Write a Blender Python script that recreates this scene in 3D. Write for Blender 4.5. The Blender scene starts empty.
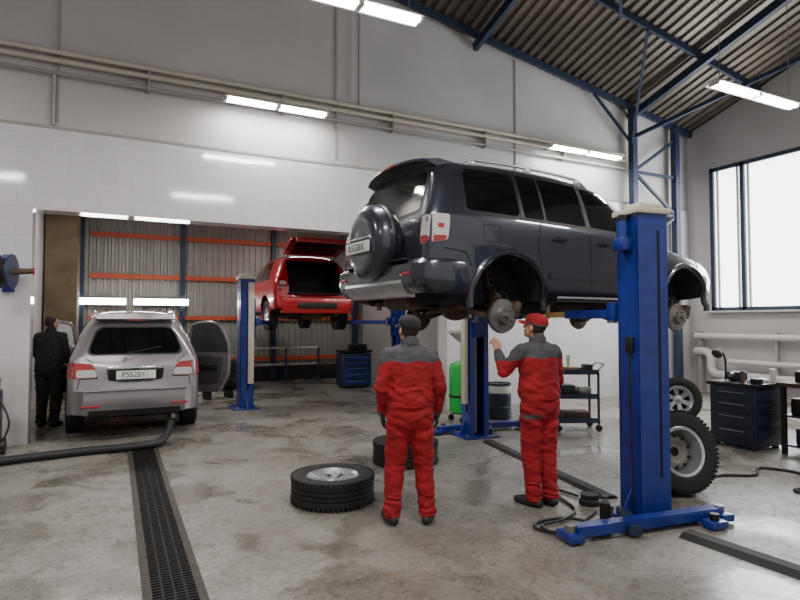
import bpy, bmesh, math, random
from mathutils import Vector, Matrix, noise, Euler
from mathutils.bvhtree import BVHTree
random.seed(7)
V=Vector
R=math.radians
# ------------------------------------------------------------------ materials
def lin(c):
    return tuple(((x/255)/12.92 if x/255<=0.04045 else ((x/255+0.055)/1.055)**2.4) for x in c)
def mat(name,rgb,rough=.5,metal=0.,var=0.,vscale=4.,bump=0.,bscale=30.,coat=0.,emit=0.,trans=0.,rvar=0.):
    m=bpy.data.materials.new(name); m.use_nodes=True
    nt=m.node_tree; p=nt.nodes['Principled BSDF']
    c=lin(rgb)
    p.inputs['Base Color'].default_value=(*c,1)
    p.inputs['Roughness'].default_value=rough
    p.inputs['Metallic'].default_value=metal
    p.inputs['Coat Weight'].default_value=coat
    p.inputs['Coat Roughness'].default_value=.04
    if trans: p.inputs['Transmission Weight'].default_value=trans
    if emit:
        p.inputs['Emission Color'].default_value=(*c,1); p.inputs['Emission Strength'].default_value=emit
    tc=nt.nodes.new('ShaderNodeTexCoord')
    if var or rvar:
        n=nt.nodes.new('ShaderNodeTexNoise'); n.inputs['Scale'].default_value=vscale; n.inputs['Detail'].default_value=6
        nt.links.new(tc.outputs['Object'],n.inputs['Vector'])
        if var:
            r=nt.nodes.new('ShaderNodeValToRGB'); r.color_ramp.elements[0].position=.3; r.color_ramp.elements[1].position=.7
            r.color_ramp.elements[0].color=(*[x*(1-var) for x in c],1); r.color_ramp.elements[1].color=(*[min(1,x*(1+var)) for x in c],1)
            nt.links.new(n.outputs['Fac'],r.inputs['Fac']); nt.links.new(r.outputs['Color'],p.inputs['Base Color'])
        if rvar:
            mr=nt.nodes.new('ShaderNodeMapRange'); mr.inputs['From Min'].default_value=.3; mr.inputs['From Max'].default_value=.7
            mr.inputs['To Min'].default_value=max(.02,rough-rvar); mr.inputs['To Max'].default_value=min(1,rough+rvar)
            nt.links.new(n.outputs['Fac'],mr.inputs['Value']); nt.links.new(mr.outputs['Result'],p.inputs['Roughness'])
    if bump:
        n2=nt.nodes.new('ShaderNodeTexNoise'); n2.inputs['Scale'].default_value=bscale; n2.inputs['Detail'].default_value=4
        b=nt.nodes.new('ShaderNodeBump'); b.inputs['Strength'].default_value=bump; b.inputs['Distance'].default_value=.01
        nt.links.new(tc.outputs['Object'],n2.inputs['Vector']); nt.links.new(n2.outputs['Fac'],b.inputs['Height']); nt.links.new(b.outputs['Normal'],p.inputs['Normal'])
    return m
def mat_floor():
    m=bpy.data.materials.new('worn_concrete'); m.use_nodes=True; nt=m.node_tree; p=nt.nodes['Principled BSDF']; L=nt.links.new
    tc=nt.nodes.new('ShaderNodeTexCoord')
    def nz(s,d,dist=0,sc=None):
        n=nt.nodes.new('ShaderNodeTexNoise'); n.inputs['Scale'].default_value=s; n.inputs['Detail'].default_value=d; n.inputs['Distortion'].default_value=dist
        if sc:
            mp=nt.nodes.new('ShaderNodeMapping'); mp.inputs['Scale'].default_value=sc; L(tc.outputs['Object'],mp.inputs['Vector']); L(mp.outputs[0],n.inputs['Vector'])
        else: L(tc.outputs['Object'],n.inputs['Vector'])
        return n
    def ramp(src,stops):
        r=nt.nodes.new('ShaderNodeValToRGB'); els=r.color_ramp.elements
        els[0].position=stops[0][0]; els[0].color=(*stops[0][1],1); els[1].position=stops[-1][0]; els[1].color=(*stops[-1][1],1)
        for s in stops[1:-1]:
            e=els.new(s[0]); e.color=(*s[1],1)
        L(src,r.inputs['Fac']); return r
    a=nz(.45,6,.4); b=nz(3.4,14,.9); c=nz(26,8); d=nz(1.0,12,.7); e=nz(9,10,2.0)
    r1=ramp(a.outputs['Fac'],[(.32,lin((122,117,108))),(.5,lin((133,129,121))),(.68,lin((144,141,134)))])
    r2=ramp(b.outputs['Fac'],[(.34,(.66,.64,.61)),(.45,(.88,.88,.87)),(.6,(1,1,1)),(.74,(1.14,1.14,1.14))])
    r3=ramp(c.outputs['Fac'],[(.32,(.66,.66,.66)),(.5,(.97,.97,.97)),(.7,(1.12,1.12,1.12))])
    r4=ramp(e.outputs['Fac'],[(.36,(.60,.58,.56)),(.44,(.96,.96,.96)),(.62,(1,1,1)),(.70,(1.12,1.12,1.12))])
    def mul(x,y,f):
        k=nt.nodes.new('ShaderNodeMixRGB'); k.blend_type='MULTIPLY'; k.inputs[0].default_value=f; L(x,k.inputs[1]); L(y,k.inputs[2]); return k
    m2=mul(mul(mul(r1.outputs[0],r2.outputs[0],.8).outputs[0],r3.outputs[0],.85).outputs[0],r4.outputs[0],.75)
    wet=ramp(d.outputs['Fac'],[(.50,(1,1,1)),(.56,(.78,.77,.75)),(.68,(.66,.65,.63))])
    m3=mul(m2.outputs[0],wet.outputs[0],.8)
    vo=nt.nodes.new('ShaderNodeTexVoronoi'); vo.inputs['Scale'].default_value=9; L(tc.outputs['Object'],vo.inputs['Vector'])
    sp=ramp(vo.outputs['Distance'],[(.03,(1,1,1)),(.08,(0,0,0))])
    mk=nt.nodes.new('ShaderNodeMixRGB'); mk.inputs[2].default_value=(*lin((170,168,162)),1); L(sp.outputs[0],mk.inputs[0]); L(m3.outputs[0],mk.inputs[1])
    L(mk.outputs[0],p.inputs['Base Color'])
    rr=ramp(d.outputs['Fac'],[(.38,(.48,)*3),(.50,(.38,)*3),(.57,(.22,)*3),(.68,(.16,)*3)])
    r5=ramp(e.outputs['Fac'],[(.35,(1.25,)*3),(.65,(.85,)*3)])
    mr=mul(rr.outputs[0],r5.outputs[0],1.)
    L(mr.outputs[0],p.inputs['Roughness'])
    bp=nt.nodes.new('ShaderNodeBump'); bp.inputs['Strength'].default_value=.2; bp.inputs['Distance'].default_value=.02
    L(b.outputs['Fac'],bp.inputs['Height']); L(bp.outputs['Normal'],p.inputs['Normal'])
    return m
def mat_tile():
    m=bpy.data.materials.new('glazed_tile'); m.use_nodes=True; nt=m.node_tree; p=nt.nodes['Principled BSDF']; L=nt.links.new
    tc=nt.nodes.new('ShaderNodeTexCoord'); sp=nt.nodes.new('ShaderNodeSeparateXYZ'); cb=nt.nodes.new('ShaderNodeCombineXYZ')
    L(tc.outputs['Object'],sp.inputs[0]); L(sp.outputs['X'],cb.inputs['X']); L(sp.outputs['Z'],cb.inputs['Y'])
    br=nt.nodes.new('ShaderNodeTexBrick'); br.offset=0
    for k,v in (('Scale',1.),('Mortar Size',.003),('Brick Width',.2),('Row Height',.2),('Bias',0.)): br.inputs[k].default_value=v
    br.inputs['Color1'].default_value=(*lin((202,199,199)),1); br.inputs['Color2'].default_value=(*lin((197,194,194)),1); br.inputs['Mortar'].default_value=(*lin((184,181,181)),1)
    L(cb.outputs[0],br.inputs['Vector'])
    # grime rising from the floor
    mr=nt.nodes.new('ShaderNodeMapRange'); mr.inputs['From Min'].default_value=0; mr.inputs['From Max'].default_value=1.3; mr.inputs['To Min'].default_value=.55; mr.inputs['To Max'].default_value=0
    L(sp.outputs['Z'],mr.inputs['Value'])
    gn=nt.nodes.new('ShaderNodeTexNoise'); gn.inputs['Scale'].default_value=3; gn.inputs['Detail'].default_value=8; L(tc.outputs['Object'],gn.inputs['Vector'])
    mm=nt.nodes.new('ShaderNodeMath'); mm.operation='MULTIPLY'; L(mr.outputs[0],mm.inputs[0]); L(gn.outputs['Fac'],mm.inputs[1])
    mx=nt.nodes.new('ShaderNodeMixRGB'); mx.inputs[2].default_value=(*lin((112,104,94)),1); L(mm.outputs[0],mx.inputs[0]); L(br.outputs['Color'],mx.inputs[1])
    L(mx.outputs[0],p.inputs['Base Color'])
    p.inputs['Roughness'].default_value=.07; p.inputs['Specular IOR Level'].default_value=.7
    n=nt.nodes.new('ShaderNodeTexNoise'); n.inputs['Scale'].default_value=3.5; L(tc.outputs['Object'],n.inputs['Vector'])
    b=nt.nodes.new('ShaderNodeBump'); b.inputs['Strength'].default_value=.05; b.inputs['Distance'].default_value=.02
    L(n.outputs['Fac'],b.inputs['Height']); L(b.outputs['Normal'],p.inputs['Normal'])
    return m
M_floor=mat_floor(); M_tile=mat_tile()
M_wall=mat('painted_wall',(180,177,175),.55,var=.10,vscale=.6)
M_trimw=mat('trim_grey',(150,147,143),.6)
M_deck=mat('deck_steel',(98,90,80),.45,metal=.5,var=.3,vscale=1.2)
M_blue=mat('lift_blue',(20,42,122),.38,var=.25,vscale=6,coat=.2)
M_dblue=mat('truss_blue',(30,44,68),.5,var=.2)
M_corr=mat('corrugated_sheet',(150,149,142),.45,metal=.2,var=.1)
M_orange=mat('orange_beam',(190,80,44),.5,var=.1)
M_red=mat('coverall_red',(146,14,24),.85,var=.25,vscale=7,bump=.35,bscale=60)
M_grey=mat('coverall_grey',(74,72,76),.9,var=.15,vscale=12,bump=.3,bscale=60)
M_dark=mat('dark_cloth',(38,38,42),.9,var=.2,vscale=10)
M_glove=mat('glove_dark',(42,40,42),.8,var=.2)
M_skin=mat('skin',(190,136,112),.55,var=.06,vscale=12)
M_hair=mat('hair',(52,38,30),.8,bump=.6,bscale=120)
M_lip=mat('lip',(160,88,80),.5)
M_eye=mat('eye_white',(235,235,230),.2)
M_iris=mat('iris',(40,30,22),.2)
M_shoe=mat('shoe',(34,32,32),.6,var=.2)
M_rub=mat('rubber',(24,24,25),.75,var=.25,vscale=14)
M_alloy=mat('alloy',(190,192,196),.3,metal=.8,var=.1)
M_steel=mat('steel',(150,146,140),.4,metal=.8,var=.2,vscale=9)
M_rim=mat('steel_rim',(128,122,114),.5,metal=.4,var=.3,vscale=9)
M_rust=mat('rusty_steel',(84,66,54),.65,metal=.4,var=.4,vscale=12)
M_under=mat('underbody',(28,28,30),.75,var=.3,vscale=7)
M_black=mat('black_plastic',(20,20,22),.45)
M_seam=mat('seam',(8,8,9),.8)
M_glass=mat('tinted_glass',(10,11,13),.06,coat=.6)
M_clear=mat('clear_glass',(225,232,230),.02,trans=1.)
M_suv=mat('suv_paint',(48,51,62),.3,metal=.5,coat=1,var=.06,vscale=3)
M_silver=mat('silver_paint',(142,136,138),.32,metal=.55,coat=1,var=.05,vscale=3)
M_redp=mat('red_paint',(180,8,24),.3,metal=.1,coat=1)
M_tail=mat('tail_red',(150,14,20),.12,coat=1)
M_lens=mat('lens_clear',(186,180,178),.1,coat=1)
M_plate=mat('plate_white',(216,216,212),.4)
M_chrome=mat('chrome',(210,210,212),.12,metal=1)
M_cream=mat('cream_paint',(190,182,164),.5,var=.08)
M_win=mat('frosted_pane',(246,249,255),.4,emit=5.5)
M_tube=mat('fluorescent_tube',(255,252,252),.4,emit=26)
M_white=mat('white_paint',(198,195,190),.5,var=.05)
M_green=mat('green_tank',(24,160,58),.35,coat=.5)
M_grate=mat('grate_iron',(36,34,32),.5,metal=.6,var=.4,vscale=12)
M_frame=mat('drain_frame',(66,60,54),.6,metal=.4,var=.3,vscale=10)
M_brown=mat('brown_block',(96,82,60),.8,var=.3,vscale=3,bump=.4)
M_hose=mat('hose_black',(24,24,25),.55)
M_cab=mat('cabinet_blue',(26,34,52),.4,var=.15)
M_yellow=mat('yellow_paint',(168,142,76),.5)
M_panel=mat('door_trim',(70,67,66),.7,var=.1)
# ------------------------------------------------------------------ builder
def align(axis):
    return V((0,0,1)).rotation_difference(V(axis).normalized()).to_matrix().to_4x4()
def catmull(pts,n=8,closed=False):
    P=[V(p) for p in pts]; out=[]
    m=len(P)
    for i in range(m if closed else m-1):
        if closed: a,b,c,d=P[(i-1)%m],P[i],P[(i+1)%m],P[(i+2)%m]
        else: a,b,c,d=P[max(i-1,0)],P[i],P[i+1],P[min(i+2,m-1)]
        for k in range(n):
            t=k/n
            out.append(.5*((2*b)+(-a+c)*t+(2*a-5*b+4*c-d)*t*t+(-a+3*b-3*c+d)*t*t*t))
    if not closed: out.append(P[-1])
    return out
class B:
    def __init__(s,name): s.name=name; s.v=[]; s.f=[]; s.fm=[]; s.mats=[]; s.M=Matrix()
    def mi(s,m):
        if m not in s.mats: s.mats.append(m)
        return s.mats.index(m)
    def raw(s,vs,fs,m,M=None):
        T=s.M@M if M is not None else s.M
        o=len(s.v); s.v+= [T@V(p) for p in vs]
        single=not isinstance(m,list)
        idx=s.mi(m) if single else None
        for i,f in enumerate(fs):
            s.f.append([o+k for k in f]); s.fm.append(idx if single else s.mi(m[i]))
        return s
    def bm(s,bm,m,M=None):
        bm.verts.index_update()
        s.raw([v.co.copy() for v in bm.verts],[[v.index for v in f.verts] for f in bm.faces],m,M); bm.free(); return s
    def box(s,c,size,m,rot=(0,0,0),bev=0.):
        bm=bmesh.new(); bmesh.ops.create_cube(bm,size=1)
        bmesh.ops.scale(bm,vec=size,verts=bm.verts)
        if bev: bmesh.ops.bevel(bm,geom=bm.edges[:],offset=min(bev,min(size)*.45),segments=2,affect='EDGES',profile=.5)
        return s.bm(bm,m,Matrix.Translation(c)@Euler(rot).to_matrix().to_4x4())
    def beam(s,p1,p2,w,h,m,bev=0.):
        p1=V(p1);p2=V(p2);d=p2-p1;L=d.length
        y=V((0,0,1)).cross(d)
        if y.length<1e-5: y=V((0,1,0))
        y.normalize(); x=d.normalized(); z=x.cross(y)
        Mx=Matrix((x,y,z)).transposed().to_4x4(); Mx.translation=(p1+p2)/2
        bm=bmesh.new(); bmesh.ops.create_cube(bm,size=1); bmesh.ops.scale(bm,vec=(L,w,h),verts=bm.verts)
        if bev: bmesh.ops.bevel(bm,geom=bm.edges[:],offset=bev,segments=2,affect='EDGES')
        return s.bm(bm,m,Mx)
    def cyl(s,p1,p2,r1,m,r2=None,seg=20):
        r2=r1 if r2 is None else r2; p1=V(p1);p2=V(p2);L=(p2-p1).length
        return s.lathe([(0,0),(r1,0),(r2,L),(0,L)],p1,p2-p1,m,seg)
    def lathe(s,prof,o,axis,m,seg=32):
        vs=[];fs=[];n=len(prof)
        for i in range(seg):
            a=2*math.pi*i/seg
            for r,h in prof: vs.append((r*math.cos(a),r*math.sin(a),h))
        for i in range(seg):
            j=(i+1)%seg
            for k in range(n-1):
                q=[i*n+k,j*n+k,j*n+k+1,i*n+k+1]
                if prof[k][0]==0: q=[i*n+k,j*n+k+1,i*n+k+1]
                elif prof[k+1][0]==0: q=[i*n+k,j*n+k,i*n+k+1]
                fs.append(q)
        return s.raw(vs,fs,m,Matrix.Translation(o)@align(axis))
    def ball(s,c,r,m,M=None,seg=16):
        bm=bmesh.new(); bmesh.ops.create_uvsphere(bm,u_segments=seg,v_segments=seg//2+2,radius=1)
        r=r if hasattr(r,'__len__') else (r,r,r)
        bmesh.ops.scale(bm,vec=r,verts=bm.verts)
        return s.bm(bm,m,(M if M is not None else Matrix())@Matrix.Translation(c))
    def tube(s,pts,r,m,seg=8,closed=False):
        P=[V(p) for p in pts]; n=len(P); vs=[];fs=[]; up=None
        for i,p in enumerate(P):
            if closed: t=(P[(i+1)%n]-P[i-1])
            else: t=P[min(i+1,n-1)]-P[max(i-1,0)]
            if t.length<1e-9: t=V((0,0,1))
            t.normalize()
            if up is None:
                up=V((0,0,1)) if abs(t.z)<.9 else V((1,0,0))
            x=up-t*up.dot(t)
            if x.length<1e-6: x=t.orthogonal()
            x.normalize(); up=x; y=t.cross(x)
            rr=r[i] if hasattr(r,'__len__') else r
            for k in range(seg):
                a=2*math.pi*k/seg; vs.append(p+x*math.cos(a)*rr+y*math.sin(a)*rr)
        for i in range(n if closed else n-1):
            j=(i+1)%n
            for k in range(seg):
                l=(k+1)%seg; fs.append([i*seg+k,i*seg+l,j*seg+l,j*seg+k])
        if not closed:
            fs.append(list(range(seg))[::-1]); fs.append([(n-1)*seg+k for k in range(seg)])
        return s.raw(vs,fs,m)
    def prism(s,poly,axis,a0,a1,m):
        def mk(p,a): return {'x':(a,p[0],p[1]),'y':(p[0],a,p[1]),'z':(p[0],p[1],a)}[axis]
        n=len(poly); vs=[mk(p,a0) for p in poly]+[mk(p,a1) for p in poly]
        fs=[list(range(n))[::-1],list(range(n,2*n))]+[[i,(i+1)%n,n+(i+1)%n,n+i] for i in range(n)]
        bm=bmesh.new(); bv=[bm.verts.new(v) for v in vs]
        for f in fs: bm.faces.new([bv[i] for i in f])
        bmesh.ops.recalc_face_normals(bm,faces=bm.faces[:])
        return s.bm(bm,m)
    def text(s,txt,size,M,m):
        cu=bpy.data.curves.new('t','FONT'); cu.body=txt; cu.size=size; cu.align_x='CENTER'; cu.align_y='CENTER'; cu.extrude=.001
        ob=bpy.data.objects.new('t',cu); bpy.context.collection.objects.link(ob)
        dg=bpy.context.evaluated_depsgraph_get(); me=bpy.data.meshes.new_from_object(ob.evaluated_get(dg))
        s.raw([v.co.copy() for v in me.vertices],[list(p.vertices) for p in me.polygons],m,M)
        bpy.data.objects.remove(ob); bpy.data.meshes.remove(me)
    def done(s,M=None,parent=None,ang=35,smooth=True):
        me=bpy.data.meshes.new(s.name); me.from_pydata([tuple(v) for v in s.v],[],s.f)
        for m in s.mats: me.materials.append(m)
        me.polygons.foreach_set('material_index',s.fm)
        me.validate(); me.update()
        if smooth:
            me.polygons.foreach_set('use_smooth',[True]*len(me.polygons)); me.set_sharp_from_angle(angle=R(ang))
        ob=bpy.data.objects.new(s.name,me); bpy.context.collection.objects.link(ob)
        if M is not None: ob.matrix_world=M
        if parent is not None: ob.parent=parent
        return ob
def evald(bmh,mods):
    me=bpy.data.meshes.new('tmp'); bmh.to_mesh(me); bmh.free()
    ob=bpy.data.objects.new('tmp',me); bpy.context.collection.objects.link(ob)
    for fn in mods: fn(ob)
    bpy.context.view_layer.update()
    dg=bpy.context.evaluated_depsgraph_get(); out=bpy.data.meshes.new_from_object(ob.evaluated_get(dg))
    bpy.data.objects.remove(ob)
    return out
# ------------------------------------------------------------------ wheels
def wheel(b,c,axis,Rr=.38,w=.25,spokes=6,style='alloy'):
    """axis points to outer face"""
    old=b.M; b.M=b.M@Matrix.Translation(c)@align(axis)
    h=w/2; r=Rr; ri=Rr*(.62 if style=='alloy' else .60)
    prof=[(ri,-h*.8),(ri+.02,-h*.95),(r*.84,-h*1.02),(r*.95,-h*.92),(r,-h*.72),(r,-h*.4),(r-.012,-h*.38),(r-.012,-h*.3),(r,-h*.28),(r,-h*.05),(r-.012,-h*.04),(r-.012,h*.04),(r,h*.05),(r,h*.28),(r-.012,h*.3),(r-.012,h*.38),(r,h*.4),(r,h*.72),(r*.95,h*.92),(r*.84,h*1.02),(ri+.02,h*.95),(ri,h*.8)]
    b.lathe(prof,(0,0,0),(0,0,1),M_rub,56)
    for i in range(56):
        a=2*math.pi*i/56
        for sgn in (-1,1):
            b.box((math.cos(a)*r*.988,math.sin(a)*r*.988,sgn*h*.76),(.018,.024,h*.36),M_rub,rot=(0,0,a))
    if style=='alloy':
        b.lathe([(ri,-h*.8),(ri-.02,-h*.8),(ri-.045,-h*.3),(ri-.045,h*.5),(ri-.012,h*.78),(ri,h*.86),(ri+.012,h*.8)],(0,0,0),(0,0,1),M_alloy,56)
        b.lathe([(ri-.04,-h*.2),(.05,-h*.15)],(0,0,0),(0,0,1),M_under,32)
        b.lathe([(0,h*.62),(.03,h*.62),(.075,h*.5),(.085,h*.1),(0,h*.1)],(0,0,0),(0,0,1),M_alloy,32)
        for i in range(spokes):
            a=2*math.pi*i/spokes
            for da in (-.13,.13):
                x0,x1=.06,ri-.015; wd0,wd1=.026,.02; t=a+da
                cs,sn=math.cos(t),math.sin(t); vs=[]
                for xx,ww,z1,z0 in ((x0,wd0,h*.52,h*.2),((x0+x1)/2,wd0,h*.62,h*.3),(x1,wd1*1.4,h*.7,h*.35)):
                    for yy,zz in ((-ww,z0),(ww,z0),(ww*.7,z1),(-ww*.7,z1)):
                        vs.append((xx*cs-yy*sn,xx*sn+yy*cs,zz))
                fs=[[0,3,2,1],[8,9,10,11]]
                for k in range(2):
                    for q in range(4): fs.append([k*4+q,k*4+(q+1)%4,k*4+4+(q+1)%4,k*4+4+q])
                b.raw(vs,fs,M_alloy)
        for i in range(6):
            a=2*math.pi*(i+.5)/6; b.cyl((math.cos(a)*.05,math.sin(a)*.05,h*.4),(math.cos(a)*.05,math.sin(a)*.05,h*.6),.009,M_steel,seg=6)
    else:
        b.lathe([(ri+.014,h*.82),(ri,h*.9),(ri-.024,h*.84),(ri-.035,h*.5),(ri-.05,-h*.1),(ri-.06,-h*.3)],(0,0,0),(0,0,1),M_alloy,56)
        b.lathe([(ri-.06,-h*.3),(ri-.08,-h*.05),(.11,h*.05),(.075,-h*.15),(.045,-h*.15)],(0,0,0),(0,0,1),M_rim,48)
        b.lathe([(.045,-h*.15),(.04,-h*.3),(0,-h*.3)],(0,0,0),(0,0,1),M_seam,24)
        for i in range(10):
            a=2*math.pi*i/10; b.cyl((math.cos(a)*.148,math.sin(a)*.148,-h*.06),(math.cos(a)*.148,math.sin(a)*.148,h*.035),.016,M_seam,seg=12)
    b.M=old
def hub(b,c,sgn):
    ax=(0,sgn,0); c=V(c)
    b.lathe([(.0,.09),(.03,.09),(.035,.06),(.085,.06),(.09,.0),(.165,.0),(.168,-.03),(.09,-.03),(0,-.03)],c,ax,M_steel,40)
    for i in range(6):
        a=2*math.pi*i/6; p=c+V((math.cos(a)*.06,sgn*.06,math.sin(a)*.06)); b.cyl(p,p+V((0,sgn*.035,0)),.007,M_steel,seg=8)
    b.box(c+V((.14,sgn*-.01,.06)),(.08,.12,.17),M_rust,rot=(0,R(20),0),bev=.015)
    b.lathe([(0,-.2),(.06,-.2),(.07,-.03),(.0,-.03)],c,ax,M_rust,20)
    b.lathe([(.17,-.04),(.175,-.035),(.17,-.05),(.06,-.06)],c,ax,M_rust,32)
# ------------------------------------------------------------------ cars
def car_mesh(stations,arches,cutboxes=()):
    rings=[]
    for (xl,xb,xt,zb,zbelt,zt,wl,wm,wb,wt) in stations:
        e=min(.1,(zt-zbelt)*.35)
        def X(z):
            if z<=zbelt: return xl+(xb-xl)*max(0,(z-zb)/(zbelt-zb))
            return xb+(xt-xb)*min(1,(z-zbelt)/(zt-zbelt))
        P=[(0,zb),(wl-.15,zb),(wl,zb+.06),(wm,zb+.26),(wm-.005,zbelt-.14),(wb,zbelt),(wt+.03,zt-e),(wt-.13,zt-.005),(0,zt+.02)]
        h=[(X(z),y,z) for y,z in P]
        full=h+[(x,-y,z) for x,y,z in h[-2:0:-1]]
        rings.append(full)
    bm=bmesh.new(); n=len(rings[0]); vr=[[bm.verts.new(p) for p in r] for r in rings]
    for a,c in zip(vr[:-1],vr[1:]):
        for i in range(n): bm.faces.new([a[i],a[(i+1)%n],c[(i+1)%n],c[i]])
    bm.faces.new(vr[0][::-1]); bm.faces.new(vr[-1])
    bmesh.ops.recalc_face_normals(bm,faces=bm.faces[:])
    cl=bm.edges.layers.float.new('crease_edge')
    for a,c in zip(vr[:-1],vr[1:]):
        for i,cr in ((5,.55),(n-5,.55),(2,.4),(n-2,.4)):
            e=bm.edges.get((a[i],c[i])); e[cl]=cr
    for e in bm.edges:
        if len(e.link_faces)==2 and any(len(f.verts)>4 for f in e.link_faces): e[cl]=.6
    cutters=[]
    def sub(ob):
        m=ob.modifiers.new('s','SUBSURF'); m.levels=3; m.render_levels=3
    def cuts(ob):
        for (x,z,r) in arches:
            for s in (-1,1):
                cb=B('cut'); cb.lathe([(0,0),(r,0),(r,.9),(0,.9)],(x,s*.5,z),(0,s,0),M_under,48); cutters.append(cb.done(smooth=False))
        for (cc,sz) in cutboxes:
            cb=B('cut'); cb.box(cc,sz,M_under); cutters.append(cb.done(smooth=False))
        for c in cutters:
            bb=bmesh.new(); bb.from_mesh(c.data); bmesh.ops.remove_doubles(bb,verts=bb.verts[:],dist=1e-5); bmesh.ops.recalc_face_normals(bb,faces=bb.faces[:]); bb.to_mesh(c.data); bb.free()
            m=ob.modifiers.new('b','BOOLEAN'); m.operation='DIFFERENCE'; m.object=c; m.solver='EXACT'
    me=evald(bm,[sub,cuts])
    for c in cutters: bpy.data.objects.remove(c)
    return me
def bvh_of(me):
    return BVHTree.FromPolygons([v.co.copy() for v in me.vertices],[list(p.vertices) for p in me.polygons])
def rnd(poly,r=.04,n=5):
    out=[];m=len(poly)
    for i in range(m):
        a,b,c=V((*poly[i-1],0)),V((*poly[i],0)),V((*poly[(i+1)%m],0))
        d1=(a-b);d2=(c-b);rr=min(r,d1.length*.45,d2.length*.45)
        p1=b+d1.normalized()*rr;p2=b+d2.normalized()*rr
        for k in range(n+1):
            t=k/n; p=p1*(1-t)**2+b*2*t*(1-t)+p2*t*t; out.append((p.x,p.y))
    return out
def panel(b,bvh,poly,side,m,off=.005,step=.09,skirt=.02):
    bm=bmesh.new(); bm.faces.new([bm.verts.new((p[0],0,p[1])) for p in poly])
    for ax in (0,2):
        lo=min(p[0 if ax==0 else 1] for p in poly); hi=max(p[0 if ax==0 else 1] for p in poly)
        k=lo+step
        while k<hi-1e-4:
            co=[0,0,0];no=[0,0,0];co[ax]=k;no[ax]=1
            bmesh.ops.bisect_plane(bm,geom=bm.verts[:]+bm.edges[:]+bm.faces[:],plane_co=co,plane_no=no); k+=step
    D={'L':V((0,-1,0)),'R':V((0,1,0)),'B':V((1,0,0)),'F':V((-1,0,0)),'T':V((0,0,-1))}[side]
    for v in bm.verts:
        a,c=v.co.x,v.co.z
        o={'L':V((a,4,c)),'R':V((a,-4,c)),'B':V((-4,a,c)),'F':V((9,a,c)),'T':V((a,c,5))}[side]
        hit=bvh.ray_cast(o,D)
        if hit[0] is None: p=bvh.find_nearest(o+D*3.2)[0]
        else: p=hit[0]
        v.co=p-D*off
    bnd=[e for e in bm.edges if e.is_boundary]
    g=bmesh.ops.extrude_edge_only(bm,edges=bnd)
    for v in [q for q in g['geom'] if isinstance(q,bmesh.types.BMVert)]: v.co+=D*skirt
    b.bm(bm,m)
def seam(b,bvh,pts,side,m=None,w=.011,off=.002):
    m=m or M_seam
    for p,q in zip(pts[:-1],pts[1:]):
        p=V((*p,0));q=V((*q,0)); d=(q-p).normalized(); nn=V((-d.y,d.x,0))*w/2; p=p-d*w/2;q=q+d*w/2
        panel(b,bvh,[((p+nn).x,(p+nn).y),((q+nn).x,(q+nn).y),((q-nn).x,(q-nn).y),((p-nn).x,(p-nn).y)],side,m,off,step=.12,skirt=.004)
def add_body(b,me,paint,arches,extra=None):
    ms=[]
    for p in me.polygons:
        c=p.center; m=paint
        for (x,z,r) in arches:
            if math.hypot(c.x-x,c.z-z)<r+.006 and abs(c.y)<.995 and (abs(c.y)<.55 or abs(p.normal.y)<.35 and math.hypot(c.x-x,c.z-z)>r-.03): m=M_under
        if p.normal.z<-.65 and c.z<.62: m=M_under
        if extra:
            q=extra(c,p.normal)
            if q: m=q
        ms.append(m)
    b.raw([v.co.copy() for v in me.vertices],[list(p.vertices) for p in me.polygons],ms)
def flare(b,bvh,x,z,r,m,a0=-8,a1=188,tr=.03):
    for s in (1,-1):
        pts=[]
        for k in range(29):
            a=R(a0+(a1-a0)*k/28); px=x+math.cos(a)*(r+.018);pz=z+math.sin(a)*(r+.018)
            h=bvh.ray_cast(V((px,4*s,pz)),V((0,-s,0)))
            y=h[0].y if h[0] and abs(h[0].y)>.7 else s*.88
            pts.append(V((px,y-s*.004,pz)))
        ys=[p.y for p in pts]
        for k in range(1,28): pts[k].y=(ys[k-1]+ys[k]+ys[k+1])/3
        b.tube(pts,tr,m,seg=10)
def plate(b,Mx,txt,w=.52,h=.112):
    old=b.M; b.M=b.M@Mx
    b.box((0,0,-.004),(w+.02,h+.02,.012),M_black,bev=.004); b.box((0,0,.003),(w,h,.006),M_plate,bev=.002)
    b.text(txt,.1,Matrix.Translation((-.03,0,.007)),M_black)
    b.box((w/2-.11,0,.0065),(.004,h*.9,.001),M_black)
    b.M=old
def rearM(x,y,z):
    return Matrix(((0,0,-1,x),(-1,0,0,y),(0,1,0,z),(0,0,0,1)))
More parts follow.
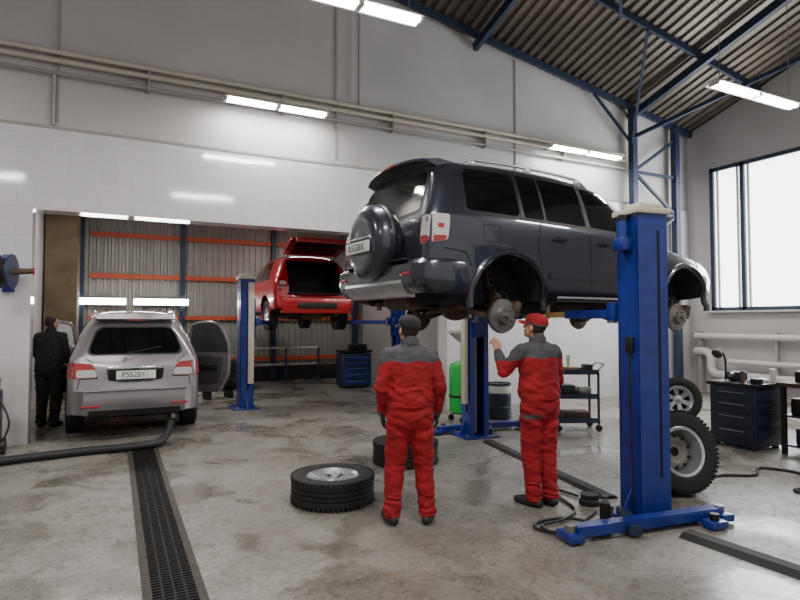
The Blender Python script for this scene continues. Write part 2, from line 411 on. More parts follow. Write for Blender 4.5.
def build_suv():
    st=[(0.0,.03,.26,.56,1.20,1.77,.80,.84,.82,.62),
        (.05,.08,.32,.50,1.21,1.80,.89,.915,.885,.69),
        (.45,.45,.60,.47,1.21,1.83,.905,.925,.895,.71),
        (1.3,1.3,1.3,.44,1.20,1.85,.905,.925,.90,.72),
        (2.15,2.15,2.1,.44,1.17,1.83,.905,.925,.90,.71),
        (2.72,2.72,2.62,.44,1.14,1.77,.905,.925,.90,.68),
        (3.30,3.34,3.36,.44,1.08,1.19,.905,.925,.88,.66),
        (3.75,3.75,3.75,.47,1.02,1.14,.90,.925,.87,.66),
        (4.22,4.22,4.18,.49,.94,1.07,.88,.90,.83,.62),
        (4.42,4.42,4.36,.52,.86,.97,.80,.82,.76,.56),
        (4.50,4.49,4.42,.56,.80,.90,.66,.70,.66,.46)]
    ar=[(.95,.42,.46),(3.73,.42,.46)]
    me=car_mesh(st,ar); bv=bvh_of(me)
    b=B('lifted_suv'); add_body(b,me,M_suv,ar)
    for x,z,r in ar: flare(b,bv,x,z,r,M_suv,tr=.036)
    for sd in ('L','R'):
        g=lambda P,r=.05: panel(b,bv,rnd(P,r),sd,M_glass,.006)
        panel(b,bv,rnd([(.40,1.235),(2.98,1.175),(2.93,1.26),(2.50,1.70),(1.3,1.745),(.48,1.735)],.06),sd,M_black,.002)
        g([(.44,1.27),(1.10,1.26),(1.10,1.71),(.50,1.70)],.07)
        g([(1.16,1.255),(1.42,1.25),(1.42,1.71),(1.16,1.71)],.03)
        g([(1.46,1.25),(2.02,1.235),(2.02,1.70),(1.46,1.71)],.03)
        g([(2.10,1.235),(2.86,1.21),(2.84,1.27),(2.47,1.66),(2.10,1.69)],.03)
        panel(b,bv,rnd([(1.115,1.25),(1.15,1.25),(1.15,1.73),(1.115,1.73)],.005),sd,M_suv,.006)
        panel(b,bv,rnd([(2.035,1.235),(2.085,1.235),(2.085,1.72),(2.035,1.72)],.005),sd,M_suv,.006)
        seam(b,bv,[(1.36,1.22),(1.30,.95),(1.40,.62),(1.52,.50)],sd)
        seam(b,bv,[(2.06,1.2),(2.06,.52)],sd)
        seam(b,bv,[(2.98,1.14),(3.02,.9),(2.98,.52)],sd)
        seam(b,bv,[(1.5,.525),(3.0,.525)],sd)
        seam(b,bv,[(3.34,1.07),(4.2,.95)],sd)
        panel(b,bv,rnd([(1.45,.66),(3.08,.66),(3.08,.72),(1.45,.72)],.02),sd,M_suv,.012)
        s=1 if sd=='L' else -1
        for hx in (1.52,2.20):
            panel(b,bv,rnd([(hx,1.045),(hx+.2,1.045),(hx+.2,1.085),(hx,1.085)],.02),sd,M_black,.004)
            b.beam((hx+.01,s*.955,1.068),(hx+.19,s*.95,1.066),.022,.03,M_suv,bev=.008)
        seam(b,bv,[(.62,.98),(.82,.98),(.82,1.14),(.62,1.14),(.62,.98)],sd,w=.005)
        panel(b,bv,rnd([(.05,.93),(.20,.96),(.24,1.20),(.07,1.20)],.03),sd,M_lens,.012)
        panel(b,bv,rnd([(.06,.935),(.18,.96),(.19,1.0),(.065,1.0)],.015),sd,M_tail,.016)
        panel(b,bv,rnd([(.11,1.07),(.16,1.07),(.17,1.11),(.11,1.11)],.015),sd,M_tail,.016)
        seam(b,bv,[(.06,.90),(.40,.86),(.47,.74)],sd)
        panel(b,bv,rnd([(4.02,.80),(4.36,.80),(4.33,.94),(4.05,.98)],.03),sd,M_lens,.008)
        panel(b,bv,rnd([(.14,.62),(.40,.62),(.38,.67),(.14,.67)],.02),sd,M_black,.006)
        b.beam((1.48,s*.93,.45),(3.18,s*.93,.45),.14,.04,M_black,bev=.015); b.beam((1.48,s*.99,.46),(3.18,s*.99,.46),.025,.03,M_alloy,bev=.01)
        b.ball((2.88,s*1.03,1.24),(.075,.13,.1),M_suv); b.box((2.84,s*1.03,1.24),(.05,.2,.14),M_chrome,bev=.02); b.beam((2.88,s*.86,1.2),(2.88,s*1.0,1.21),.05,.04,M_black)
        pts=[]
        for k in range(14):
            x=.55+k*(2.35-.55)/13; h=bv.ray_cast(V((x,s*.60,4)),V((0,0,-1))); z=h[0].z+.045-(.05 if k in (0,13) else 0); pts.append((x,s*.60,z))
        b.tube(catmull(pts,3),.016,M_alloy,seg=10)
        for x in (.7,1.45,2.2):
            h=bv.ray_cast(V((x,s*.60,4)),V((0,0,-1))); b.box((x,s*.60,h[0].z+.018),(.09,.03,.05),M_alloy,bev=.01)
    panel(b,bv,rnd([(-.70,1.235),(.70,1.235),(.60,1.70),(-.60,1.70)],.08),'B',M_black,.003)
    panel(b,bv,rnd([(-.66,1.265),(.66,1.265),(.57,1.67),(-.57,1.67)],.08),'B',M_glass,.008)
    for s in (1,-1):
        panel(b,bv,rnd([(s*.74,.93),(s*.86,.93),(s*.855,1.19),(s*.77,1.19)],.03),'B',M_lens,.014)
        panel(b,bv,rnd([(s*.75,.935),(s*.86,.935),(s*.86,1.0),(s*.76,1.0)],.02),'B',M_tail,.019)
    seam(b,bv,[(-.69,.80),(-.69,1.2),(-.62,1.73),(.62,1.73),(.69,1.2),(.69,.80),(-.69,.80)],'B')
    vs=[];fs=[];K=15
    for k in range(K):
        t=-1+2*k/(K-1); y=t*.63; dr=.045*t*t*t*t; sw=.10*t*t
        for (x,z) in ((.50,1.815),(.20+sw,1.835),(.09+sw,1.815),(.085+sw,1.79),(.15+sw,1.765),(.40,1.74)): vs.append((x,y,z-dr))
    n=6
    for k in range(K-1):
        for q in range(n): fs.append([k*n+q,k*n+(q+1)%n,(k+1)*n+(q+1)%n,(k+1)*n+q])
    fs.append(list(range(n))); fs.append([(K-1)*n+q for q in range(n)][::-1])
    b.raw(vs,fs,M_suv); b.box((.088,0,1.802),(.012,.30,.022),M_tail,bev=.004)
    prof=[(.0,.48),(.07,.53),(.10,.62),(.09,.75),(.04,.79),(-.06,.79)]
    vs=[];fs=[];full=[]
    K=7
    for k in range(K): a=R(90-90*k/(K-1)); full.append((.16*(1-math.cos(a)),-(.74+.16*math.sin(a)),math.cos(a),-math.sin(a)))
    full=[(.48,-.895,0,-1),(.32,-.90,0,-1)]+full+[(0,-.35,1,0),(0,0,1,0),(0,.35,1,0)]
    for k in range(K): a=R(90*k/(K-1)); full.append((.16*(1-math.cos(a)),.74+.16*math.sin(a),math.cos(a),math.sin(a)))
    full+=[(.32,.90,0,1),(.48,.895,0,1)]
    for i,(ox,oy,cx,cy) in enumerate(full):
        kk=.15 if i in (0,len(full)-1) else 1
        for d,z in prof: vs.append((ox-cx*d*kk,oy+cy*d*.5*kk,z))
    n=len(prof)
    for i in range(len(full)-1):
        for q in range(n-1): fs.append([i*n+q,i*n+q+1,(i+1)*n+q+1,(i+1)*n+q])
    b.raw(vs,fs,M_suv)
    b.prism([(-.09,.53),(-.11,.58),(-.10,.61),(.05,.61),(.05,.45),(-.02,.46)],'y',-.60,.60,M_alloy)
    b.box((-.05,0,.795),(.12,1.3,.014),M_black,bev=.004)
    for s in (1,-1): b.box((-.098,s*.66,.66),(.02,.16,.035),M_tail,bev=.006)
    b.lathe([(0,.28),(.10,.285),(.16,.27),(.2,.28),(.30,.265),(.36,.225),(.385,.17),(.385,.05),(.36,.0),(0,.0)],(.04,-.02,1.01),(-1,0,0),M_suv,56)
    b.lathe([(.388,.06),(.394,.07),(.394,.11),(.388,.12)],(.04,-.02,1.01),(-1,0,0),M_black,56)
    b.prism([(-.25,.88),(-.255,1.03),(-.22,1.05),(-.1,1.03),(-.1,.88)],'y',-.32,.28,M_suv)
    plate(b,rearM(-.262,-.02,.955),'A552BX')
    b.box((-.255,-.02,1.04),(.03,.5,.022),M_chrome,bev=.006)
    b.text('V6 3.0',.05,rearM(.0,.56,.86),M_chrome)
    b.cyl((.02,.5,1.25),(-.02,.48,1.25),.02,M_black); b.beam((-.005,.48,1.25),(.05,.05,1.33),.012,.012,M_black)
    panel(b,bv,[(2.72,-.60),(3.26,-.70),(3.26,.70),(2.72,.60)],'T',M_glass,.006)
    panel(b,bv,rnd([(-.5,.62),(.5,.62),(.5,.86),(-.5,.86)],.05),'F',M_chrome,.01)
    panel(b,bv,rnd([(-.5,.58),(.5,.58),(.48,.61),(-.48,.61)],.02),'F',M_black,.01)
    for s in (1,-1):
        b.beam((.15,s*.48,.45),(4.2,s*.48,.45),.09,.12,M_under,bev=.01)
        for hx in (.95,3.73):
            hub(b,(hx,s*.80,.28),s)
            b.beam((hx-.3,s*.42,.38),(hx,s*.70,.24),.06,.05,M_rust,bev=.01); b.beam((hx+.3,s*.42,.38),(hx,s*.70,.24),.06,.05,M_rust,bev=.01)
            b.beam((hx+.02,s*.45,.62),(hx,s*.70,.48),.05,.04,M_rust,bev=.01); b.beam((hx,s*.70,.22),(hx,s*.70,.50),.07,.06,M_rust,bev=.01)
            b.cyl((hx+.06,s*.55,.28),(hx+.02,s*.50,.80),.028,M_black)
            pts=[(hx+.06-.04*t+math.cos(t*40)*.055,s*(.55-.05*t)+math.sin(t*40)*.055,.36+.4*t) for t in [i/90 for i in range(91)]]
            b.tube(pts,.011,M_rust,seg=6)
            b.cyl((hx,s*.12,.38),(hx,s*.74,.28),.025,M_rust,seg=12)
            b.tube(catmull([(hx+.05,s*.5,.7),(hx+.1,s*.65,.55),(hx+.13,s*.78,.38)],5),.008,M_black,seg=6)
    b.ball((.95,0,.38),(.17,.2,.15),M_rust); b.ball((3.6,.1,.36),(.16,.16,.13),M_rust)
    b.cyl((1.1,0,.38),(2.4,.05,.42),.035,M_steel); b.box((2.6,.05,.42),(.6,.32,.22),M_rust,bev=.05); b.box((3.2,0,.42),(.6,.7,.12),M_under,bev=.03)
    b.box((1.75,-.2,.40),(.75,.42,.2),M_under,bev=.05)
    b.lathe([(0,0),(.10,.02),(.11,.06),(.11,.5),(.10,.54),(0,.56)],(.27,.26,.45),(0,-1,0),M_rust,20)
    b.tube(catmull([(.05,.62,.46),(.2,.5,.42),(.3,.26,.40),(1.3,.28,.38),(2.4,.25,.38),(3.0,.2,.4)],6),.028,M_rust,seg=10)
    b.box((3.4,0,.33),(.1,.86,.09),M_under,bev=.01); b.box((1.15,0,.36),(.1,.86,.09),M_under,bev=.01)
    return b
suvM=Matrix.Translation((3.42,4.40,1.42))@Matrix.Rotation(R(3.8),4,'Z')@Matrix.Translation((-.95,.92,0))
build_suv().done(suvM)
# ---- silver SUV in annex
def door(b,hx,hy,s,ang,paint,L=.95,zb=.38,zbelt=1.02,zt=1.5):
    old=b.M
    b.M=b.M@Matrix.Translation((hx,hy,0))@Matrix.Rotation(-s*R(ang),4,'Z')
    P=rnd([(0,zb+.06),(-.1,zb),(-L+.2,zb),(-L,zb+.3),(-L-.02,zbelt),(0,zbelt)],.05)
    b.prism(P,'y',-.04,.04,paint)
    Q=rnd([(-.08,zb+.14),(-L+.24,zb+.14),(-L+.12,zb+.36),(-L+.10,zbelt-.06),(-.08,zbelt-.06)],.04)
    b.prism(Q,'y',-s*.04,-s*.055,M_panel); b.box((-L*.5,-s*.08,zbelt-.22),(L*.6,.06,.07),M_under,bev=.02)
    fr=catmull([(0,0,zbelt),(-.10,-s*.02,zt-.12),(-.28,-s*.05,zt),(-L+.22,-s*.05,zt-.01),(-L+.02,-s*.02,zbelt+.2),(-L-.01,0,zbelt)],6)
    b.tube(fr,.026,paint,seg=8)
    b.raw([p for p in fr],[list(range(len(fr)))],M_clear)
    b.beam((-L+.12,s*.06,zbelt-.12),(-L+.3,s*.06,zbelt-.12),.025,.03,paint,bev=.008)
    b.M=old
def build_silver():
    st=[(0.0,.05,.44,.42,1.04,1.52,.76,.80,.77,.52),
        (.07,.12,.58,.34,1.05,1.61,.86,.885,.86,.63),
        (.55,.55,.9,.32,1.05,1.66,.885,.905,.88,.66),
        (1.3,1.3,1.5,.30,1.04,1.68,.885,.91,.88,.67),
        (2.1,2.1,2.1,.30,1.0,1.66,.885,.91,.87,.65),
        (2.7,2.7,2.55,.30,.98,1.60,.885,.91,.87,.62),
        (3.45,3.45,3.45,.32,.93,1.04,.88,.90,.84,.60),
        (4.2,4.2,4.15,.34,.80,.93,.84,.86,.78,.55),
        (4.5,4.5,4.4,.40,.70,.80,.70,.74,.66,.44)]
    ar=[(.98,.34,.39),(3.6,.34,.39)]
    me=car_mesh(st,ar); bv=bvh_of(me); b=B('parked_suv')
    SC=Matrix.Diagonal((1,.97,1.07,1)); b.M=SC
    add_body(b,me,M_silver,ar)
    for x,z,r in ar: flare(b,bv,x,z,r,M_silver,tr=.018)
    for sd,s in (('L',1),('R',-1)):
        panel(b,bv,rnd([(.62,1.10),(1.1,1.10),(1.1,1.52),(.9,1.52)],.05),sd,M_glass,.006)
        if sd=='R':
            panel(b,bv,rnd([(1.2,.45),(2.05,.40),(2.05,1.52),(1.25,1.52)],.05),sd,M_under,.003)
            panel(b,bv,rnd([(2.12,1.05),(2.95,1.02),(2.6,1.48),(2.12,1.52)],.04),sd,M_glass,.006)
            door(b,2.08,s*.93,s,40,M_silver)
        else:
            panel(b,bv,rnd([(1.2,1.10),(2.05,1.06),(2.05,1.52),(1.2,1.52)],.05),sd,M_glass,.006)
            seam(b,bv,[(1.2,1.05),(1.2,.7),(1.4,.42)],sd); seam(b,bv,[(2.08,1.05),(2.08,.42)],sd)
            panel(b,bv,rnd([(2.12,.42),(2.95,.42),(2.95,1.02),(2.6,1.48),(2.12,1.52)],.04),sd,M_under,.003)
            door(b,3.0,s*.93,s,32,M_silver)
        b.ball((2.95,s*1.0,1.06),(.06,.11,.08),M_silver)
        pts=[]
        for k in range(10):
            x=.85+k*1.7/9; h=bv.ray_cast(V((x,s*.58,4)),V((0,0,-1))); pts.append((x,s*.58,h[0].z+(.05 if 0<k<9 else .0)))
        b.tube(catmull(pts,3),.016,M_silver,seg=8)
        panel(b,bv,rnd([(s*.50,.81),(s*.835,.81),(s*.83,1.01),(s*.56,.99)],.04),'B',M_tail,.010)
        panel(b,bv,rnd([(s*.50,.82),(s*.76,.82),(s*.76,.915),(s*.53,.915)],.03),'B',M_lens,.016)
        panel(b,bv,rnd([(.06,.81),(.36,.85),(.34,.97),(.08,1.01)],.03),sd,M_tail,.010)
        b.M=Matrix()
        for w in (.98,3.6): wheel(b,(w,s*.79,.34),(0,s,0),.34,.22,6)
        b.M=SC
        b.box((-.08,s*.58,.46),(.03,.24,.03),M_tail,bev=.008)
    panel(b,bv,rnd([(-.66,1.09),(.66,1.09),(.52,1.47),(-.52,1.47)],.12),'B',M_black,.004)
    panel(b,bv,rnd([(-.63,1.11),(.63,1.11),(.50,1.45),(-.50,1.45)],.12),'B',M_glass,.009)
    b.prism([(.36,1.55),(.31,1.57),(.62,1.64),(.7,1.60)],'y',-.54,.54,M_silver); b.box((.335,0,1.556),(.02,.3,.02),M_tail)
    b.prism([(-.07,.42),(-.1,.55),(-.08,.64),(.08,.66),(.08,.36),(-.02,.34)],'y',-.66,.66,M_silver)
    b.prism([(-.07,.66),(.0,.78),(.2,.875),(.4,.89),(.4,.5),(.08,.5)],'z',.36,.655,M_silver); b.prism([(-.07,-.66),(.0,-.78),(.2,-.875),(.4,-.89),(.4,-.5),(.08,-.5)],'z',.36,.655,M_silver)
    b.box((-.085,0,.66),(.13,1.36,.02),M_silver,bev=.008)
    b.prism([(-.06,.33),(-.075,.40),(.1,.42),(.1,.3)],'y',-.6,.6,M_black)
    seam(b,bv,[(-.74,.68),(-.72,.80),(-.50,.80),(-.56,1.0),(-.66,1.07)],'B'); seam(b,bv,[(.74,.68),(.72,.80),(.50,.80),(.56,1.0),(.66,1.07)],'B')
    panel(b,bv,rnd([(-.36,.76),(.36,.76),(.38,.93),(-.38,.93)],.04),'B',M_seam,.004)
    plate(b,rearM(.0,0,.84),'P552BY'); b.box((-.01,0,.93),(.04,.74,.035),M_chrome,bev=.01)
    b.text('RV',.06,rearM(.005,-.45,.73),M_chrome)
    b.cyl((.12,.1,1.12),(.04,.1,1.12),.02,M_black); b.beam((.08,.1,1.12),(.17,-.35,1.2),.012,.012,M_black)
    b.cyl((.35,-.5,.30),(-.08,-.5,.28),.03,M_steel)
    b.box((1.2,0,.3),(1.9,1.2,.08),M_under)
    return b
build_silver().done(Matrix.Translation((.29,8.80,0))@Matrix.Rotation(R(90),4,'Z'))
# ---- red hatchback on lift, tailgate open
def build_red():
    st=[(0.0,.04,.36,.38,.92,1.40,.74,.78,.76,.54),
        (.06,.10,.44,.30,.93,1.46,.82,.85,.82,.60),
        (.5,.5,.8,.28,.93,1.50,.84,.86,.83,.62),
        (1.4,1.4,1.4,.26,.92,1.51,.84,.865,.83,.63),
        (2.2,2.2,2.15,.26,.90,1.46,.84,.865,.83,.61),
        (3.0,3.0,3.0,.28,.86,.97,.83,.86,.80,.58),
        (3.7,3.7,3.65,.30,.74,.86,.80,.82,.75,.52),
        (3.98,3.98,3.9,.36,.62,.74,.66,.70,.62,.42)]
    ar=[(.72,.31,.36),(3.2,.31,.36)]
    me=car_mesh(st,ar,cutboxes=[((.35,0,1.02),(1.5,1.10,.68))]); bv=bvh_of(me)
    def ex(c,n):
        if abs(c.y)<.5505 and .63<c.z<1.365 and c.x<1.101 and (abs(abs(c.y)-.55)<.002 or abs(c.z-.68)<.003 or abs(c.z-1.36)<.003 or abs(c.x-1.1)<.003): return M_under
    b=B('red_hatchback'); add_body(b,me,M_redp,ar,ex)
    for x,z,r in ar: flare(b,bv,x,z,r,M_redp,tr=.014)
    for sd,s in (('L',1),('R',-1)):
        panel(b,bv,rnd([(.62,.98),(1.2,.98),(1.2,1.38),(.85,1.36)],.05),sd,M_glass,.006)
        panel(b,bv,rnd([(1.28,.98),(1.9,.97),(1.9,1.38),(1.28,1.39)],.03),sd,M_glass,.006)
        panel(b,bv,rnd([(1.96,.97),(2.6,.93),(2.25,1.32),(1.96,1.36)],.03),sd,M_glass,.006)
        panel(b,bv,rnd([(s*.57,.78),(s*.78,.78),(s*.76,1.08),(s*.58,1.02)],.03),'B',M_tail,.012)
        panel(b,bv,rnd([(s*.60,.86),(s*.74,.86),(s*.73,.93),(s*.61,.93)],.02),'B',M_lens,.017)
        for w in (.72,3.2): wheel(b,(w,s*.74,.26),(0,s,0),.30,.19,6)
        b.ball((2.45,s*.95,.98),(.06,.1,.07),M_redp)
        b.beam((.72,s*.70,.30),(1.3,s*.55,.32),.06,.06,M_under)
        b.cyl((.45,s*.50,1.40),(.02,s*.52,1.62),.012,M_black,seg=8)
    b.prism([(-.06,.36),(-.08,.5),(-.06,.6),(.08,.63),(.08,.3),(-.02,.3)],'y',-.7,.7,M_redp)
    b.box((-.082,0,.45),(.02,.8,.12),M_black,bev=.01)
    b.box((.95,0,.95),(.12,1.0,.55),M_dark,bev=.04); b.box((.45,0,.69),(1.0,1.06,.02),M_under)
    for s in (-1,1): b.box((.98,s*.28,1.24),(.08,.26,.16),M_dark,bev=.04)
    old=b.M; b.M=b.M@Matrix.Translation((.42,0,1.50))@Matrix.Rotation(R(14),4,'Y')
    P=rnd([(-.86,-.56),(-.82,-.63),(0,-.57),(0,.57),(-.82,.63),(-.86,.56)],.03)
    b.prism(P,'z',-.02,.03,M_redp)
    b.prism(rnd([(-.44,-.48),(-.06,-.46),(-.06,.46),(-.44,.48)],.05),'z',-.028,-.02,M_glass)
    b.prism(rnd([(-.44,-.48),(-.06,-.46),(-.06,.46),(-.44,.48)],.05),'z',.03,.036,M_glass)
    b.prism(rnd([(-.80,-.50),(-.50,-.52),(-.50,.52),(-.80,.50)],.05),'z',-.03,-.02,M_black)
    b.box((-.87,0,-.03),(.05,1.1,.10),M_redp,bev=.02)
    b.M=old
    b.cyl((.72,-.7,.26),(.72,.7,.26),.035,M_rust); b.lathe([(0,0),(.09,.02),(.1,.06),(.1,.46),(0,.5)],(.3,.25,.27),(0,-1,0),M_rust,16)
    b.box((1.9,0,.25),(2.2,.5,.06),M_under,bev=.02); b.tube([(.0,-.45,.26),(.3,-.3,.27),(1.2,-.1,.24),(2.6,0,.24)],.025,M_rust); b.box((1.1,.1,.24),(.6,.5,.12),M_under,bev=.03)
    return b
build_red().done(Matrix.Translation((3.58,10.8,1.50))@Matrix.Rotation(R(90),4,'Z'))
# ------------------------------------------------------------------ lifts
def lift_post(name,M,H=2.68,carr=1.62,arms=(),motor=True,feet=True):
    b=B(name)
    W=.30; D=.24
    b.box((0,-D/2,H/2),(W,.022,H),M_blue)
    for s in (-1,1):
        b.box((s*(W/2-.011),0,H/2),(.022,D,H),M_blue); b.box((s*(W/2-.035),D/2,H/2),(.07,.018,H),M_blue)
    b.box((.055,-D/2-.012,H/2+.1),(.022,.006,H-.5),M_seam); b.box((W/2+.003,0.02,H/2+.05),(.006,.05,H-.6),M_seam)
    b.cyl((0,.0,.05),(0,.0,H-.05),.028,M_steel)
    b.box((0,0,H+.015),(W+.06,D+.08,.05),M_cream,bev=.01); b.box((0,-.02,H+.06),(.24,.2,.06),M_cream,bev=.02)
    b.box((W/2+.05,.06,H/2+.2),(.06,.11,H-.55),M_cream,bev=.01)
    for z in (.9,1.7,2.3): b.box((W/2+.02,.06,z),(.05,.06,.04),M_black)
    b.box((0,-.02,.012),(.55,.5,.024),M_blue,bev=.006)
    for x in (-.22,.22):
        for y in (-.2,.17): b.cyl((x,y,.02),(x,y,.06),.018,M_steel,seg=6)
    for s in (-1,1): b.prism([(s*.15,.02),(s*.27,.02),(s*.15,.24)],'y',-.02,.0,M_blue)
    if feet:
        b.beam((-.92,-.28,.075),(.48,-.28,.075),.12,.08,M_blue,bev=.01)
        for x in (-.95,.50):
            b.box((x,-.28,.045),(.12,.2,.06),M_blue,bev=.01); b.cyl((x,-.28,.07),(x,-.28,.125),.04,M_steel)
        b.beam((-.45,-.40,.055),(-.2,.05,.055),.10,.07,M_dblue,bev=.01)
        b.box((.30,-.42,.04),(.16,.12,.06),M_blue,bev=.01); b.cyl((.30,-.42,.07),(.30,-.42,.12),.035,M_black)
    if motor:
        b.box((-.20,.0,H-.26),(.11,.14,.12),M_blue,bev=.02); b.cyl((-.20,0,H-.20),(-.20,0,H-.05),.048,M_blue); b.lathe([(0,0),(.052,0),(.055,.03),(.03,.05),(0,.05)],(-.20,0,H-.06),(0,0,1),M_black,20)
        b.box((-.165,-.03,1.45),(.04,.08,.13),M_black,bev=.01)
        b.tube(catmull([(-.17,-.03,1.37),(-.185,-.05,.8),(-.17,-.06,.1)],6),.008,M_hose)
    b.box((0,.1,carr+.08),(.22,.14,.75),M_blue,bev=.01); b.box((0,.21,carr+.02),(.34,.1,.16),M_blue,bev=.01)
    Mi=M.inverted()
    for (px,py,pz) in arms:
        t=Mi@V((px,py,pz)); s=1 if t.x>0 else -1
        a=V((s*.12,.24,carr)); mid=a.lerp(V((t.x,t.y,carr)),.55); e=V((t.x,t.y,carr))
        b.cyl(a+V((0,0,-.08)),a+V((0,0,.09)),.045,M_steel)
        b.beam(a,mid+(e-a)*.08,.12,.08,M_blue,bev=.006); b.beam(mid-(e-a)*.1,e,.08,.055,M_yellow,bev=.006)
        b.cyl((t.x,t.y,carr-.04),(t.x,t.y,t.z-.03),.025,M_steel); b.cyl((t.x,t.y,t.z-.035),(t.x,t.y,t.z),.06,M_black)
    return b.done(M)
pA=V((4.05,3.42,0)); pB=V((4.66,6.86,0))
def cw(x,y,z): return suvM@V((x,y,z))
lift_post('car_lift_post',Matrix.Translation(pA)@Matrix.Rotation(R(-8),4,'Z'),H=2.56,carr=1.71,arms=[cw(1.62,-.72,.43),cw(2.95,-.72,.43)])
lift_post('car_lift_post',Matrix.Translation(pB)@Matrix.Rotation(R(175),4,'Z'),H=2.56,carr=1.71,arms=[cw(1.62,.72,.43),cw(2.95,.72,.43)],motor=False)
lift_post('car_lift_post',Matrix.Translation((2.24,11.0,0))@Matrix.Rotation(R(-90),4,'Z'),H=2.45,carr=1.62,arms=[(2.98,11.8,1.77)],motor=False,feet=False)
lift_post('car_lift_post',Matrix.Translation((5.4,10.75,0))@Matrix.Rotation(R(90),4,'Z'),H=2.45,carr=1.62,arms=[(4.15,11.8,1.77)],motor=False,feet=False)
# ------------------------------------------------------------------ loose wheels
def wheel_obj(loc,axis,Rr,w,name='car_wheel',spokes=6,style='alloy'):
    b=B(name); wheel(b,(0,0,0),(0,0,1),Rr,w,spokes,style); return b.done(Matrix.Translation(loc)@align(axis))
wheel_obj((1.83,5.02,.127),(0,0,1),.38,.245)
wheel_obj((3.08,5.98,.13),(0,0,1),.38,.255)
wheel_obj((4.88,3.76,.385),V((-.22,-.94,.22)),.385,.25,style='steel')
wheel_obj((8.3,6.35,.355),V((-.6,-.75,.12)),.355,.23)
# ------------------------------------------------------------------ humans
def capsule(bm,a,b_,ra,rb,seg=16):
    a=V(a);b_=V(b_);d=b_-a;L=d.length
    if L<1e-6: L=1e-6;d=V((0,0,1))
    Mx=Matrix.Translation(a)@align(d)
    rings=[]
    for k in range(5):
        t=-math.pi/2+k*math.pi/8; rings.append((ra*math.cos(t),ra*math.sin(t)))
    for k in range(5):
        t=k*math.pi/8; rings.append((rb*math.cos(t),L+rb*math.sin(t)))
    rings[0]=(0.0005,rings[0][1]); rings[-1]=(.0005,rings[-1][1])
    vr=[[bm.verts.new(Mx@V((r*math.cos(2*math.pi*i/seg),r*math.sin(2*math.pi*i/seg),h))) for i in range(seg)] for r,h in rings]
    for p,q in zip(vr[:-1],vr[1:]):
        for i in range(seg): bm.faces.new([p[i],p[(i+1)%seg],q[(i+1)%seg],q[i]])
    bm.faces.new(vr[0][::-1]); bm.faces.new(vr[-1])
def ell(bm,c,r,rot=None):
    T=Matrix.Translation(c)@(rot if rot is not None else Matrix())@Matrix.Diagonal((*r,1))
    bmesh.ops.create_uvsphere(bm,u_segments=20,v_segments=14,radius=1,matrix=T)
def loft(bm,rings,seg=28,pw=2.4):
    vr=[]
    for (cx,cy,z,rx,ry) in rings:
        row=[]
        for i in range(seg):
            a=2*math.pi*i/seg; c,s=math.cos(a),math.sin(a)
            row.append(bm.verts.new((cx+rx*math.copysign(abs(c)**(2/pw),c),cy+ry*math.copysign(abs(s)**(2/pw),s),z)))
        vr.append(row)
    for p,q in zip(vr[:-1],vr[1:]):
        for i in range(seg): bm.faces.new([p[i],p[(i+1)%seg],q[(i+1)%seg],q[i]])
    bm.faces.new(vr[0][::-1]); bm.faces.new(vr[-1])
def voxel(bm,vs,sm=3):
    bmesh.ops.recalc_face_normals(bm,faces=bm.faces[:])
    def f(ob):
        m=ob.modifiers.new('r','REMESH'); m.mode='VOXEL'; m.voxel_size=vs
        s=ob.modifiers.new('s','SMOOTH'); s.iterations=sm; s.factor=.5
    return evald(bm,[f])
def add_mesh(b,me,mf,disp=None,M=None):
    vs=[]
    for v in me.vertices:
        co=v.co.copy()
        if disp: co+=v.normal*disp(v.co)
        vs.append(co)
    ms=[mf(p.center,p.normal) for p in me.polygons]
    b.raw(vs,[list(p.vertices) for p in me.polygons],ms,M)
def hand(b,wrist,d,n,thumb,mt,curl=.5,scale=1.0):
    d=V(d).normalized(); n=V(n); n=(n-d*n.dot(d)).normalized(); t=V(thumb); t=(t-d*t.dot(d)-n*t.dot(n)).normalized()
    w=V(wrist); bm=bmesh.new(); S=scale
    def pt(a,bb,c): return w+(d*a+t*bb+n*c)*S
    lens=[(.040,.026,.021),(.045,.029,.022),(.041,.027,.022),(.032,.021,.019)]
    for i,(l) in enumerate(lens):
        off=.030-.020*i
        capsule(bm,pt(.0,off*.6,0),pt(.092-abs(i-1)*.004,off,0),.015*S,.0115*S)
        a=0; p=(.092-abs(i-1)*.004,0.)
        for k,ln in enumerate(l):
            a+=curl*(.7+.3*k)+.06*i
            q=(p[0]+math.cos(a)*ln,p[1]+math.sin(a)*ln)
            capsule(bm,pt(p[0],off*1.08,p[1]),pt(q[0],off*1.08,q[1]),(.0098-.0008*k)*S,(.0092-.0010*k)*S); p=q
    capsule(bm,pt(.02,.022,.006),pt(.055,.050,.016),.015*S,.0125*S)
    capsule(bm,pt(.055,.050,.016),pt(.085,.060,.026),.0115*S,.010*S); capsule(bm,pt(.085,.060,.026),pt(.108,.058,.036),.010*S,.0085*S)
    capsule(bm,pt(-.03,0,0),pt(.03,0,0),.024*S,.026*S)
    me=voxel(bm,.0034,2); add_mesh(b,me,lambda c,nn:mt)
